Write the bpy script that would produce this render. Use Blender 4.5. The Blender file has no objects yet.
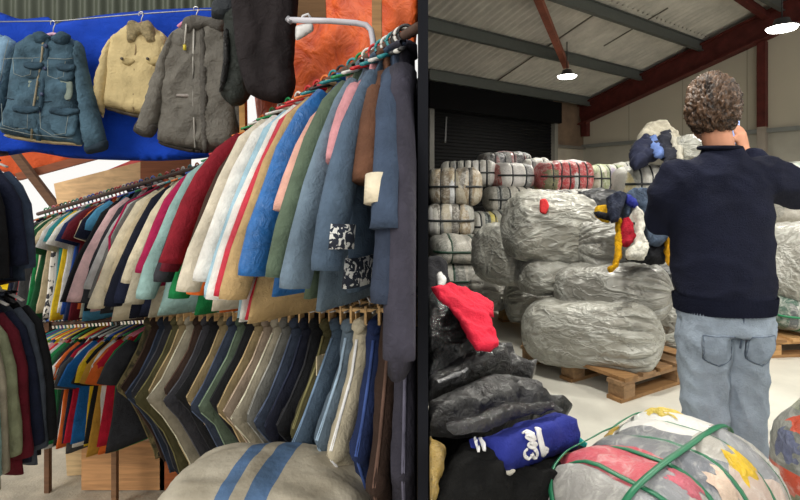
import bpy, bmesh, math, random
from mathutils import Vector, Matrix, noise
from mathutils.geometry import delaunay_2d_cdt
import numpy as np

SC = bpy.context.scene
COL = SC.collection
F, HZ, CZ = 500.0, 192.0, 1.24          # focal length in pixels, horizon row, eye height
PI = math.pi


def P(px, py, Y):
    """a point at distance Y seen at pixel px, py of the photograph"""
    return Vector(((px - 400) / F * Y, Y, CZ - (py - HZ) / F * Y))


def C(r, g, b):
    f = lambda c: (c / 255 / 12.92) if c / 255 <= 0.04045 else ((c / 255 + 0.055) / 1.055) ** 2.4
    return (f(r), f(g), f(b), 1.0)


# ------------------------------------------------------------------ materials
MATS = {}


def _base(name):
    m = bpy.data.materials.new(name)
    m.use_nodes = True
    nt = m.node_tree
    b = nt.nodes['Principled BSDF']
    return m, nt, b


def N(nt, t, **kw):
    n = nt.nodes.new(t)
    for k, v in kw.items():
        if hasattr(n, k):
            setattr(n, k, v)
        else:
            n.inputs[k].default_value = v
    return n


def scl(c, k):
    return (min(1, c[0] * k), min(1, c[1] * k), min(1, c[2] * k), 1)


def fabric(rgb, rough=0.85, var=0.3, scale=9.0, bump=0.35, bscale=28.0, spec=0.25, weave=True):
    key = ('fab', rgb, rough, var, scale, bump, bscale, spec)
    if key in MATS:
        return MATS[key]
    m, nt, b = _base('fabric')
    c = C(*rgb)
    L = nt.links.new
    tc = N(nt, 'ShaderNodeTexCoord')
    n1 = N(nt, 'ShaderNodeTexNoise', Scale=scale, Detail=5.0, Roughness=0.6)
    L(tc.outputs['Object'], n1.inputs['Vector'])
    rp = N(nt, 'ShaderNodeValToRGB')
    rp.color_ramp.elements[0].position = 0.3
    rp.color_ramp.elements[1].position = 0.72
    rp.color_ramp.elements[0].color = scl(c, 1 - var)
    rp.color_ramp.elements[1].color = scl(c, 1 + var)
    L(n1.outputs['Fac'], rp.inputs['Fac'])
    L(rp.outputs['Color'], b.inputs['Base Color'])
    n2 = N(nt, 'ShaderNodeTexNoise', Scale=bscale, Detail=6.0, Roughness=0.65, Distortion=0.8)
    L(tc.outputs['Object'], n2.inputs['Vector'])
    bp = N(nt, 'ShaderNodeBump', Strength=bump, Distance=0.045)
    L(n2.outputs['Fac'], bp.inputs['Height'])
    L(bp.outputs['Normal'], b.inputs['Normal'])
    b.inputs['Roughness'].default_value = rough
    b.inputs['Specular IOR Level'].default_value = spec
    MATS[key] = m
    return m


def plain(rgb, rough=0.5, metal=0.0, spec=0.5):
    key = ('plain', rgb, rough, metal, spec)
    if key in MATS:
        return MATS[key]
    m, nt, b = _base('paint')
    c = C(*rgb)
    tc = N(nt, 'ShaderNodeTexCoord')
    n1 = N(nt, 'ShaderNodeTexNoise', Scale=14.0, Detail=3.0)
    nt.links.new(tc.outputs['Object'], n1.inputs['Vector'])
    rp = N(nt, 'ShaderNodeValToRGB')
    rp.color_ramp.elements[0].color = scl(c, 0.85)
    rp.color_ramp.elements[1].color = scl(c, 1.12)
    nt.links.new(n1.outputs['Fac'], rp.inputs['Fac'])
    nt.links.new(rp.outputs['Color'], b.inputs['Base Color'])
    b.inputs['Roughness'].default_value = rough
    b.inputs['Metallic'].default_value = metal
    b.inputs['Specular IOR Level'].default_value = spec
    MATS[key] = m
    return m


def wood(rgb, scale=3.0, stretch=(1, 12, 12), rough=0.75):
    key = ('wood', rgb, scale, stretch)
    if key in MATS:
        return MATS[key]
    m, nt, b = _base('wood')
    c = C(*rgb)
    L = nt.links.new
    tc = N(nt, 'ShaderNodeTexCoord')
    mp = N(nt, 'ShaderNodeMapping')
    mp.inputs['Scale'].default_value = stretch
    L(tc.outputs['Object'], mp.inputs['Vector'])
    n1 = N(nt, 'ShaderNodeTexNoise', Scale=scale, Detail=6.0, Distortion=0.6)
    L(mp.outputs['Vector'], n1.inputs['Vector'])
    rp = N(nt, 'ShaderNodeValToRGB')
    rp.color_ramp.elements[0].position = 0.25
    rp.color_ramp.elements[1].position = 0.75
    rp.color_ramp.elements[0].color = scl(c, 0.6)
    rp.color_ramp.elements[1].color = scl(c, 1.2)
    L(n1.outputs['Fac'], rp.inputs['Fac'])
    L(rp.outputs['Color'], b.inputs['Base Color'])
    bp = N(nt, 'ShaderNodeBump', Strength=0.25, Distance=0.01)
    L(n1.outputs['Fac'], bp.inputs['Height'])
    L(bp.outputs['Normal'], b.inputs['Normal'])
    b.inputs['Roughness'].default_value = rough
    MATS[key] = m
    return m


def plastic_bag(rgb, pale=(214, 212, 205), rough=0.36, seed=0, mixlo=0.45):
    """thin wrinkled sack film over dull contents, with crease highlights painted paler along the sack"""
    key = ('bag', rgb, pale, rough, seed, mixlo)
    if key in MATS:
        return MATS[key]
    m, nt, b = _base('sack_film')
    L = nt.links.new
    c = C(*rgb)
    tc = N(nt, 'ShaderNodeTexCoord')
    mp = N(nt, 'ShaderNodeMapping')
    mp.inputs['Location'].default_value = (seed * 1.7, seed * 0.9, 0)
    mp.inputs['Scale'].default_value = (1.0, 2.0, 2.6)
    L(tc.outputs['Object'], mp.inputs['Vector'])

    def ridge(scale, dist):
        n = N(nt, 'ShaderNodeTexNoise', Scale=scale, Detail=3.0, Roughness=0.55, Distortion=dist)
        L(mp.outputs['Vector'], n.inputs['Vector'])
        a = N(nt, 'ShaderNodeMath', operation='SUBTRACT')
        a.inputs[1].default_value = 0.5
        L(n.outputs['Fac'], a.inputs[0])
        d = N(nt, 'ShaderNodeMath', operation='ABSOLUTE')
        L(a.outputs[0], d.inputs[0])
        r = N(nt, 'ShaderNodeMapRange')
        r.inputs['From Min'].default_value = 0.0
        r.inputs['From Max'].default_value = 0.085
        r.inputs['To Min'].default_value = 1.0
        r.inputs['To Max'].default_value = 0.0
        L(d.outputs[0], r.inputs['Value'])
        return r.outputs[0]
    r1, r2 = ridge(2.2, .5), ridge(6.0, .7)
    ad = N(nt, 'ShaderNodeMath', operation='MULTIPLY_ADD')
    ad.inputs[1].default_value = 0.6
    L(r2, ad.inputs[0])
    L(r1, ad.inputs[2])
    n1 = N(nt, 'ShaderNodeTexNoise', Scale=4.0, Detail=6.0, Roughness=0.65)
    L(tc.outputs['Object'], n1.inputs['Vector'])
    rp = N(nt, 'ShaderNodeValToRGB')
    rp.color_ramp.elements[0].position = 0.32
    rp.color_ramp.elements[0].color = scl(c, .74)
    rp.color_ramp.elements[1].position = 0.68
    rp.color_ramp.elements[1].color = scl(c, 1.22)
    L(n1.outputs['Fac'], rp.inputs['Fac'])
    fm = N(nt, 'ShaderNodeMath', operation='MULTIPLY')
    fm.inputs[1].default_value = 0.24
    L(ad.outputs[0], fm.inputs[0])
    mx = N(nt, 'ShaderNodeMix', data_type='RGBA')
    L(fm.outputs[0], mx.inputs[0])
    L(rp.outputs['Color'], mx.inputs[6])
    mx.inputs[7].default_value = C(*pale)  # highlights on the creases are put into the colour
    L(mx.outputs[2], b.inputs['Base Color'])
    bp = N(nt, 'ShaderNodeBump', Strength=0.5, Distance=0.022)
    L(ad.outputs[0], bp.inputs['Height'])
    L(bp.outputs['Normal'], b.inputs['Normal'])
    b.inputs['Roughness'].default_value = rough
    b.inputs['Specular IOR Level'].default_value = 0.55
    MATS[key] = m
    return m


def bale_mat(pal, seed=0, bands=7.0, axis=0, film=0.35, rough=0.3, stripes=True):
    """folded garments of several colours pressed under clear film"""
    m, nt, b = _base('bale_wrap')
    L = nt.links.new
    tc = N(nt, 'ShaderNodeTexCoord')
    mp = N(nt, 'ShaderNodeMapping')
    s = [1.2, 1.2, 1.2]
    s[axis] = bands
    mp.inputs['Scale'].default_value = s
    mp.inputs['Location'].default_value = (seed * 3.1, seed * 1.3, seed * 0.7)
    L(tc.outputs['Object'], mp.inputs['Vector'])
    vo = N(nt, 'ShaderNodeTexVoronoi', Scale=1.6)
    vo.inputs['Randomness'].default_value = 0.9
    L(mp.outputs['Vector'], vo.inputs['Vector'])
    rp = N(nt, 'ShaderNodeValToRGB')
    rp.color_ramp.interpolation = 'CONSTANT'
    els = rp.color_ramp.elements
    n = len(pal)
    els[0].position = 0
    els[0].color = C(*pal[0])
    els[1].position = 1.0 / n if n > 1 else 0.99
    els[1].color = C(*pal[1 % n])
    for i in range(2, n):
        e = els.new(i / n)
        e.color = C(*pal[i])
    sp = N(nt, 'ShaderNodeSeparateColor')
    L(vo.outputs['Color'], sp.inputs[0])
    L(sp.outputs[0], rp.inputs['Fac'])
    n1 = N(nt, 'ShaderNodeTexNoise', Scale=14.0, Detail=8.0, Roughness=0.7, Distortion=1.5)
    L(tc.outputs['Object'], n1.inputs['Vector'])
    mr = N(nt, 'ShaderNodeMapRange')
    mr.inputs['From Min'].default_value = 0.45
    mr.inputs['From Max'].default_value = 0.72
    mr.inputs['To Max'].default_value = film * 2.3
    L(n1.outputs['Fac'], mr.inputs['Value'])
    mx = N(nt, 'ShaderNodeMix', data_type='RGBA')
    L(mr.outputs[0], mx.inputs[0])
    L(rp.outputs['Color'], mx.inputs[6])
    mx.inputs[7].default_value = C(214, 212, 205)
    L(mx.outputs[2], b.inputs['Base Color'])
    n2 = N(nt, 'ShaderNodeTexNoise', Scale=18.0, Detail=8.0, Roughness=0.7, Distortion=2.0)
    L(tc.outputs['Object'], n2.inputs['Vector'])
    bp = N(nt, 'ShaderNodeBump', Strength=0.6, Distance=0.03)
    L(n2.outputs['Fac'], bp.inputs['Height'])
    L(bp.outputs['Normal'], b.inputs['Normal'])
    b.inputs['Roughness'].default_value = rough
    b.inputs['Specular IOR Level'].default_value = 0.55
    return m


def pattern_mat(cols, scale=18.0, rough=0.85):
    """printed cloth: blotches of two to four colours"""
    m, nt, b = _base('printed_cloth')
    L = nt.links.new
    tc = N(nt, 'ShaderNodeTexCoord')
    n1 = N(nt, 'ShaderNodeTexNoise', Scale=scale, Detail=2.0, Distortion=0.8)
    L(tc.outputs['Object'], n1.inputs['Vector'])
    rp = N(nt, 'ShaderNodeValToRGB')
    rp.color_ramp.interpolation = 'CONSTANT'
    els = rp.color_ramp.elements
    els[0].position = 0
    els[0].color = C(*cols[0])
    els[1].position = 0.45
    els[1].color = C(*cols[1])
    for i, c in enumerate(cols[2:]):
        e = els.new(0.52 + 0.08 * i)
        e.color = C(*c)
    L(n1.outputs['Fac'], rp.inputs['Fac'])
    L(rp.outputs['Color'], b.inputs['Base Color'])
    b.inputs['Roughness'].default_value = rough
    return m


# ------------------------------------------------------------------ objects
def thing(name, label, cat, loc=(0, 0, 0), rotz=0.0, group=None, kind=None):
    o = bpy.data.objects.new(name, None)
    o.empty_display_size = 0.05
    COL.objects.link(o)
    o.location = loc
    o.rotation_euler = (0, 0, rotz)
    tag(o, label, cat, group, kind)
    return o


def tag(o, label=None, cat=None, group=None, kind=None):
    if label:
        o['label'] = label
    if cat:
        o['category'] = cat
    if group:
        o['group'] = group
    if kind:
        o['kind'] = kind
    return o


def mk(name, vf, mat, parent=None, smooth=True, world=False, center=False):
    """one mesh object; world: the vertices are world points and the parent is an unrotated Empty"""
    v, f = vf
    v = [Vector(p) for p in v]
    off = Vector((0, 0, 0))
    if world and parent is not None:
        p = parent
        while p is not None:
            off += Vector(p.location)
            p = p.parent
        v = [p - off for p in v]
    loc = Vector((0, 0, 0))
    if center:
        lo = Vector((min(p.x for p in v), min(p.y for p in v), min(p.z for p in v)))
        hi = Vector((max(p.x for p in v), max(p.y for p in v), max(p.z for p in v)))
        loc = Vector(((lo.x + hi.x) / 2, (lo.y + hi.y) / 2, lo.z))
        v = [p - loc for p in v]
    me = bpy.data.meshes.new(name)
    bm = bmesh.new()
    bv = [bm.verts.new(p) for p in v]
    for fa in f:
        try:
            bm.faces.new([bv[i] for i in fa])
        except ValueError:
            pass
    bmesh.ops.recalc_face_normals(bm, faces=bm.faces)
    for fc in bm.faces:
        fc.smooth = smooth
    bm.to_mesh(me)
    bm.free()
    me.materials.append(mat)
    o = bpy.data.objects.new(name, me)
    COL.objects.link(o)
    o.parent = parent
    o.location = loc
    return o


def join(*parts):
    V, Fa = [], []
    for v, f in parts:
        b = len(V)
        V += [Vector(p) for p in v]
        Fa += [tuple(b + i for i in q) for q in f]
    return V, Fa


def box(cx, cy, cz, sx, sy, sz, rot=0.0):
    c, s = math.cos(rot), math.sin(rot)
    v = []
    for dz in (-.5, .5):
        for dx, dy in ((-.5, -.5), (.5, -.5), (.5, .5), (-.5, .5)):
            x, y = dx * sx, dy * sy
            v.append(Vector((cx + c * x - s * y, cy + s * x + c * y, cz + dz * sz)))
    f = [(0, 3, 2, 1), (4, 5, 6, 7), (0, 1, 5, 4), (1, 2, 6, 5), (2, 3, 7, 6), (3, 0, 4, 7)]
    return v, f


def beam(a, b, w, h, up=(0, 0, 1)):
    """a rectangular bar from a to b, w across and h deep along up"""
    a, b = Vector(a), Vector(b)
    t = (b - a).normalized()
    u = Vector(up)
    u = (u - t * u.dot(t)).normalized()
    s = t.cross(u)
    v = []
    for p in (a, b):
        for x, y in ((-.5, -.5), (.5, -.5), (.5, .5), (-.5, .5)):
            v.append(p + s * (x * w) + u * (y * h))
    f = [(0, 3, 2, 1), (4, 5, 6, 7), (0, 1, 5, 4), (1, 2, 6, 5), (2, 3, 7, 6), (3, 0, 4, 7)]
    return v, f


def sgnpow(x, p):
    return math.copysign(abs(x) ** p, x)


def tube(pts, ra, rb=None, ref=(0, 0, 1), n=12, cap=True, amp=0.0, fr=(10, 10, 5), seed=0.0, p=2.0):
    pts = [Vector(q) for q in pts]
    k = len(pts)
    ra = [ra] * k if not isinstance(ra, (list, tuple)) else list(ra)
    rb = ra if rb is None else ([rb] * k if not isinstance(rb, (list, tuple)) else list(rb))
    V, Fa = [], []
    ref = Vector(ref)
    for i in range(k):
        t = (pts[min(i + 1, k - 1)] - pts[max(i - 1, 0)]).normalized()
        a = ref - t * ref.dot(t)
        if a.length < 1e-4:
            a = Vector((1, 0, 0)) - t * t.x
        a.normalize()
        b = t.cross(a)
        for j in range(n):
            th = 2 * PI * j / n
            d = a * (ra[i] * sgnpow(math.cos(th), 2 / p)) + b * (rb[i] * sgnpow(math.sin(th), 2 / p))
            q = pts[i] + d
            if amp:
                w = noise.noise(Vector((q.x * fr[0] + seed, q.y * fr[1] + seed * 1.7, q.z * fr[2])))
                w = 1 - 2.4 * abs(w)
                q = q + d.normalized() * (amp * w)
            V.append(q)
    for i in range(k - 1):
        for j in range(n):
            Fa.append((i * n + j, i * n + (j + 1) % n, (i + 1) * n + (j + 1) % n, (i + 1) * n + j))
    if cap:
        for i, r in ((0, 0), (k - 1, (k - 1) * n)):
            V.append(pts[i])
            c = len(V) - 1
            for j in range(n):
                Fa.append((c, r + j, r + (j + 1) % n))
    return V, Fa


def sections(secs, n=20, amp=0.0, fr=(16, 16, 4), seed=0.0, p=2.2, cap=True):
    """stacked horizontal rings (cx, cy, z, rx, ry)"""
    V, Fa = [], []
    k = len(secs)
    for (cx, cy, z, rx, ry) in secs:
        for j in range(n):
            th = 2 * PI * j / n
            d = Vector((rx * sgnpow(math.cos(th), 2 / p), ry * sgnpow(math.sin(th), 2 / p), 0))
            q = Vector((cx, cy, z)) + d
            if amp:
                w = noise.noise(Vector((q.x * fr[0] + seed, q.y * fr[1] * 0.5 + seed * 1.3, q.z * fr[2])))
                w = 1 - 2.4 * abs(w)
                q = q + Vector((d.x * 0.25, d.y, 0)).normalized() * (amp * w)
            V.append(q)
    for i in range(k - 1):
        for j in range(n):
            Fa.append((i * n + j, i * n + (j + 1) % n, (i + 1) * n + (j + 1) % n, (i + 1) * n + j))
    if cap:
        for i in (0, k - 1):
            V.append(Vector(secs[i][:3]))
            c = len(V) - 1
            for j in range(n):
                Fa.append((c, i * n + j, i * n + (j + 1) % n))
    return V, Fa


def smooth_outline(pts, step, closed=True):
    """Catmull-Rom through the corner points, resampled about every step"""
    n = len(pts)
    out = []
    for i in range(n):
        p0, p1, p2, p3 = (Vector(pts[(i + k) % n]) for k in (-1, 0, 1, 2))
        L = (p2 - p1).length
        m = max(1, int(round(L / step)))
        for j in range(m):
            t = j / m
            q = 0.5 * ((2 * p1) + (p2 - p0) * t * 0.8 + (2 * p0 - 5 * p1 + 4 * p2 - p3) * t * t * 0.0
                       + (0 * p1) * t)
            # cubic hermite with gentle tangents
            m1, m2 = (p2 - p0) * 0.32, (p3 - p1) * 0.32
            h00, h10 = 2 * t ** 3 - 3 * t ** 2 + 1, t ** 3 - 2 * t ** 2 + t
            h01, h11 = -2 * t ** 3 + 3 * t ** 2, t ** 3 - t ** 2
            q = p1 * h00 + m1 * h10 + p2 * h01 + m2 * h11
            out.append((q.x, q.y))
    return out


def puffy(outline, thick, res, R=None, wr=0.0, fr=(14, 14), seed=0.0, back=0.4, rough_edge=0.0, warp=None):
    """a closed stuffed panel over a 2D outline; local x, z in the panel, -y towards the viewer.
    wr: height of the folds, fr: how many per metre along x and z"""
    ol = smooth_outline([tuple(p) for p in outline], res)
    if rough_edge:
        ol = [(x + rough_edge * noise.noise(Vector((x * 25 + seed, y * 25, 1.0))),
               y + rough_edge * noise.noise(Vector((x * 25 + seed, y * 25, 7.0)))) for x, y in ol]
    A = np.array(ol)
    lo, hi = A.min(0), A.max(0)
    rnd = random.Random(int(seed * 1000) + 7)
    pts = list(ol)
    gx = np.arange(lo[0] + res / 2, hi[0], res)
    gz = np.arange(lo[1] + res / 2, hi[1], res * 0.87)
    B0, B1 = A, np.roll(A, -1, axis=0)
    D = B1 - B0
    DD = (D * D).sum(1) + 1e-12

    def dist(q):
        t = np.clip(((q - B0) * D).sum(1) / DD, 0, 1)
        return np.sqrt((((B0 + D * t[:, None]) - q) ** 2).sum(1)).min()
    dl = [0.0] * len(ol)
    for k, z in enumerate(gz):
        for x in gx:
            q = np.array((x + (res / 2 if k % 2 else 0) + rnd.uniform(-.12, .12) * res, z + rnd.uniform(-.12, .12) * res))
            c = ((B0[:, 1] > q[1]) != (B1[:, 1] > q[1]))
            with np.errstate(divide='ignore', invalid='ignore'):
                xi = B0[:, 0] + (q[1] - B0[:, 1]) * D[:, 0] / D[:, 1]
            if (np.where(c, xi > q[0], False).sum() % 2) == 0:
                continue
            d = dist(q)
            if d < res * 0.45:
                continue
            pts.append((q[0], q[1]))
            dl.append(d)
    vs, es, fs, *_ = delaunay_2d_cdt([Vector(p) for p in pts], [], [list(range(len(ol)))], 1, 1e-7)
    # distances for the (possibly re-ordered) output
    V2 = [np.array((v.x, v.y)) for v in vs]
    dd = [dist(q) for q in V2]
    R = R or thick * 1.2
    front, backv = [], []
    V, idxb = [], {}
    for i, q in enumerate(V2):
        d = dd[i]
        s = min(d / R, 1.0)
        f = math.sqrt(max(0.0, 1 - (1 - s) ** 2))
        w = 0.0
        if wr:
            n1 = noise.noise(Vector((q[0] * fr[0] + seed, q[1] * fr[1], seed * 2.1)))
            n2 = noise.noise(Vector((q[0] * fr[0] * 2.3 + seed, q[1] * fr[1] * 2.3, seed * 3.3 + 5)))
            w = wr * min(1, d / (0.5 * R) if R else 1) * ((1 - 2.6 * abs(n1)) + 0.45 * (1 - 2.6 * abs(n2)))
        y = -thick * (1 - back) * f - w
        yb = thick * back * f
        on_edge = d < 1e-5
        V.append(Vector((q[0], 0.0 if on_edge else y, q[1])))
        front.append(len(V) - 1)
        if on_edge:
            backv.append(len(V) - 1)
        else:
            V.append(Vector((q[0], yb, q[1])))
            backv.append(len(V) - 1)
    Fa = []
    for f in fs:
        Fa.append(tuple(front[i] for i in f))
        if not all(front[i] == backv[i] for i in f):
            Fa.append(tuple(backv[i] for i in reversed(f)))
    if warp:
        V = [Vector(warp(p)) for p in V]
    return V, Fa


class Pln:
    """a plane through three points given as (px, py, Y); front looks towards the camera"""

    def __init__(self, p1, p2, p3):
        a, b, c = P(*p1), P(*p2), P(*p3)
        self.O = a
        n = (b - a).cross(c - a).normalized()
        eye = Vector((0, 0, CZ))
        if n.dot(eye - a) < 0:
            n = -n
        self.n = n
        x = Vector((1, 0, 0))
        self.A = (x - n * x.dot(n)).normalized()
        self.B = n.cross(self.A)
        if self.B.z < 0:
            self.B = -self.B
        self.eye = eye

    def ab(self, px, py, off=0.0):
        d = P(px, py, 1.0) - self.eye
        o = self.O + self.n * off
        t = (o - self.eye).dot(self.n) / d.dot(self.n)
        q = self.eye + d * t - o
        return (q.dot(self.A), q.dot(self.B))

    def sheet(self, outline, thick, res=0.02, off=0.0, warp2=None, **kw):
        ol = [self.ab(x, y, off) for x, y in outline]
        v, f = puffy(ol, thick, res, **kw)
        o = self.O + self.n * off
        out = []
        for p in v:
            h = -p.y
            if warp2:
                h += warp2(p.x, p.z)
            out.append(o + self.A * p.x + self.B * p.z + self.n * h)
        return out, f


def frontal(Y):
    return Pln((0, 0, Y), (400, 0, Y), (0, 300, Y))


def remesh(name, parts, voxel, mat, parent=None, smooth_it=6, world=False):
    """union of several closed shapes into one continuous skin"""
    v, f = join(*parts)
    o = mk(name, (v, f), mat, parent, world=world)
    md = o.modifiers.new('r', 'REMESH')
    md.mode = 'VOXEL'
    md.voxel_size = voxel
    s = o.modifiers.new('s', 'SMOOTH')
    s.iterations = smooth_it
    s.factor = 0.5
    dg = bpy.context.evaluated_depsgraph_get()
    me = bpy.data.meshes.new_from_object(o.evaluated_get(dg))
    o.modifiers.clear()
    old = o.data
    o.data = me
    bpy.data.meshes.remove(old)
    me.polygons.foreach_set('use_smooth', [True] * len(me.polygons))
    if not me.materials:
        me.materials.append(mat)
    return o


def wrinkle(o, amp, fr, seed=0.0, mask=None):
    me = o.data
    me.update()
    co = [v.co.copy() for v in me.vertices]
    nr = [v.normal.copy() for v in me.vertices]
    for i, v in enumerate(me.vertices):
        c = co[i]
        n1 = noise.noise(Vector((c.x * fr[0] + seed, c.y * fr[1], c.z * fr[2])))
        n2 = noise.noise(Vector((c.x * fr[0] * 2.2 + seed, c.y * fr[1] * 2.2, c.z * fr[2] * 2.2)))
        k = mask(c) if mask else 1.0
        v.co = c + nr[i] * (amp * k * ((0.6 - 2.4 * abs(n1)) + 0.4 * (0.6 - 2.4 * abs(n2))))


# ================================================================== camera, sky, exposure
cam = bpy.data.cameras.new('camera')
cam.sensor_width = 36
cam.lens = 36 * F / 800
cam.shift_y = -(250 - HZ) / 800
cam.clip_start = 0.02
co = bpy.data.objects.new('camera', cam)
COL.objects.link(co)
co.location = (0, 0, CZ)
co.rotation_euler = (PI / 2, 0, 0)
SC.camera = co
SC.view_settings.view_transform = 'Standard'
SC.view_settings.look = 'None'
SC.view_settings.gamma = 1
SC.view_settings.exposure = 0.0
w = bpy.data.worlds.new('world')
SC.world = w
w.use_nodes = True
bg = w.node_tree.nodes['Background']
bg.inputs['Color'].default_value = (1.0, 0.985, 0.95, 1)
bg.inputs['Strength'].default_value = 1.0

sun = bpy.data.lights.new('sun', 'SUN')
sun.energy = 1.6
sun.angle = math.radians(25)
sun.color = (1.0, 0.96, 0.88)
so = bpy.data.objects.new('sun', sun)
COL.objects.link(so)
so.rotation_euler = Vector((0.55, 0.75, -0.62)).to_track_quat('-Z', 'Y').to_euler()


def S(name, vf, mat, parent=None, smooth=False, center=True, **kw):
    o = mk(name, vf, mat, parent, smooth=smooth, center=center and parent is None, **kw)
    if parent is None:
        o['kind'] = 'structure'
    return o


# ================================================================== warehouse shell (right)
CORN = Vector((4.03, 11.0, 0))
DA = Vector((-.82, -.572, 0)).normalized()      # along the shutter wall, away from the corner
DB = Vector((.572, -.82, 0)).normalized()       # along the gable wall, towards the viewer
EAVE, KS = 3.15, .293
Z = Vector((0, 0, 1))


def WA(t, z, off=0.0):
    return CORN + DA * t + Z * z + DB * off


def WB(s, z, off=0.0):
    return CORN + DB * s + Z * z + DA * off


def roof(t, s, off=0.0):
    return CORN + DA * t + DB * s + Z * (EAVE + KS * s + off)


def roof_hit(px, py, off=0.0):
    d = P(px, py, 1.0) - Vector((0, 0, CZ))
    # z = EAVE + KS*s + off, s = (p-CORN).DB
    k = d.z - KS * d.dot(DB)
    c = EAVE + off + KS * ((Vector((0, 0, CZ)) - CORN).dot(DB)) - CZ
    t = c / k
    return Vector((0, 0, CZ)) + d * t


def quad_wall(f, a0, a1, z0, z1, th, ztop=None):
    zt0, zt1 = (z1, z1) if ztop is None else ztop
    v = [f(a0, z0, 0), f(a1, z0, 0), f(a1, zt1, 0), f(a0, zt0, 0),
         f(a0, z0, -th), f(a1, z0, -th), f(a1, zt1, -th), f(a0, zt0, -th)]
    return v, [(0, 1, 2, 3), (7, 6, 5, 4), (0, 4, 5, 1), (1, 5, 6, 2), (2, 6, 7, 3), (3, 7, 4, 0)]


def concrete(rgb, scale=2.5, rough=0.55, var=0.12, bump=0.05):
    m, nt, b = _base('concrete')
    L = nt.links.new
    c = C(*rgb)
    tc = N(nt, 'ShaderNodeTexCoord')
    n1 = N(nt, 'ShaderNodeTexNoise', Scale=scale, Detail=8.0, Roughness=0.65)
    L(tc.outputs['Object'], n1.inputs['Vector'])
    rp = N(nt, 'ShaderNodeValToRGB')
    rp.color_ramp.elements[0].position = .3
    rp.color_ramp.elements[1].position = .7
    rp.color_ramp.elements[0].color = scl(c, 1 - var)
    rp.color_ramp.elements[1].color = scl(c, 1 + var)
    L(n1.outputs['Fac'], rp.inputs['Fac'])
    L(rp.outputs['Color'], b.inputs['Base Color'])
    n2 = N(nt, 'ShaderNodeTexNoise', Scale=60.0, Detail=4.0)
    L(tc.outputs['Object'], n2.inputs['Vector'])
    bp = N(nt, 'ShaderNodeBump', Strength=bump, Distance=0.02)
    L(n2.outputs['Fac'], bp.inputs['Height'])
    L(bp.outputs['Normal'], b.inputs['Normal'])
    b.inputs['Roughness'].default_value = rough
    return m


def cladding(rgb, pitch=1.0):
    """sheet cladding with thin upright joints every pitch metres along local x"""
    m, nt, b = _base('cladding')
    L = nt.links.new
    c = C(*rgb)
    tc = N(nt, 'ShaderNodeTexCoord')
    sx = N(nt, 'ShaderNodeSeparateXYZ')
    L(tc.outputs['Object'], sx.inputs[0])
    ma = N(nt, 'ShaderNodeMath', operation='MULTIPLY')
    ma.inputs[1].default_value = 1.0 / pitch
    L(sx.outputs[0], ma.inputs[0])
    fr = N(nt, 'ShaderNodeMath', operation='FRACT')
    L(ma.outputs[0], fr.inputs[0])
    lt = N(nt, 'ShaderNodeMath', operation='LESS_THAN')
    lt.inputs[1].default_value = 0.02
    L(fr.outputs[0], lt.inputs[0])
    n1 = N(nt, 'ShaderNodeTexNoise', Scale=1.3, Detail=6.0)
    L(tc.outputs['Object'], n1.inputs['Vector'])
    rp = N(nt, 'ShaderNodeValToRGB')
    rp.color_ramp.elements[0].color = scl(c, .88)
    rp.color_ramp.elements[1].color = scl(c, 1.1)
    L(n1.outputs['Fac'], rp.inputs['Fac'])
    mx = N(nt, 'ShaderNodeMix', data_type='RGBA')
    L(lt.outputs[0], mx.inputs[0])
    L(rp.outputs['Color'], mx.inputs[6])
    mx.inputs[7].default_value = scl(c, .72)
    L(mx.outputs[2], b.inputs['Base Color'])
    b.inputs['Roughness'].default_value = .6
    return m


def local_wall(name, f, a0, a1, z0, z1, th, mat, ztop=None):
    """wall mesh whose local x runs along the wall"""
    v, fa = quad_wall(f, a0, a1, z0, z1, th, ztop)
    o = f(0, 0, 0)
    d = (f(1, 0, 0) - o).normalized()
    nrm = Z.cross(d)
    M = Matrix((d, nrm, Z)).transposed().to_4x4()
    M.translation = o
    Mi = M.inverted()
    ob = mk(name, ([Mi @ p for p in v], fa), mat, smooth=False)
    ob.matrix_world = M
    ob['kind'] = 'structure'
    return ob


PART_D = Vector((.046, 1, 0)).normalized()
PART_O = Vector((.0598, 1.3, 0))


def keep_right(p):
    """cloth that would pass through the partition is pressed flat against its right face"""
    n_ = PART_D.cross(Z)
    d = (p - PART_O).dot(n_)
    return p + n_ * (.017 + .004 * (d > 0) - d) if d < .017 else p


def keep_left(p):
    n_ = PART_D.cross(Z)
    d = (p - PART_O).dot(n_)
    return p - n_ * (d + .017) if d > -.017 else p

# floors
fl = [Vector((.06, -6, 0)), Vector((9, -6, 0)), Vector((9, 13, 0)), Vector((.5, 13, 0)), Vector((.06, 1.3, 0))]
n5 = len(fl)
S('floor', (fl + [p - Z * .62 for p in fl],
            [tuple(range(n5)), tuple(range(2 * n5 - 1, n5 - 1, -1))] + [(i, (i + 1) % n5, n5 + (i + 1) % n5, n5 + i) for i in range(n5)]),
  concrete((205, 202, 191), rough=.42))

# walls
local_wall('wall_gable', WB, 0, 11, 2.24, 2.24, .12, cladding((182, 174, 156), 1.05), ztop=(EAVE, EAVE + KS * 11))
local_wall('wall_gable_base', WB, 0, 11, 0, 2.24, .12, concrete((150, 146, 134)))
m_dirty = concrete((148, 140, 126), scale=1.2, var=.35)
local_wall('wall_shutter_side_panel', WA, 0, 1.02, 2.24, EAVE, .12, concrete((112, 92, 74), scale=2.2, var=.45))
local_wall('wall_shutter_side_base', WA, 0, 1.02, 0, 2.24, .12, m_dirty)
local_wall('wall_shutter_back', WA, 1.02, 4.6, 0, EAVE, .12, plain((30, 30, 32)))
# steel rail caps and rails on the walls
steel = plain((128, 130, 126), .5, .3)
S('trim_1', beam(WB(0, 2.24, .03), WB(11, 2.24, .03), .06, .07), steel)
S('trim_2', beam(WA(0, 2.2, .03), WA(1.0, 2.2, .03), .06, .06), plain((105, 100, 92)))

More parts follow.
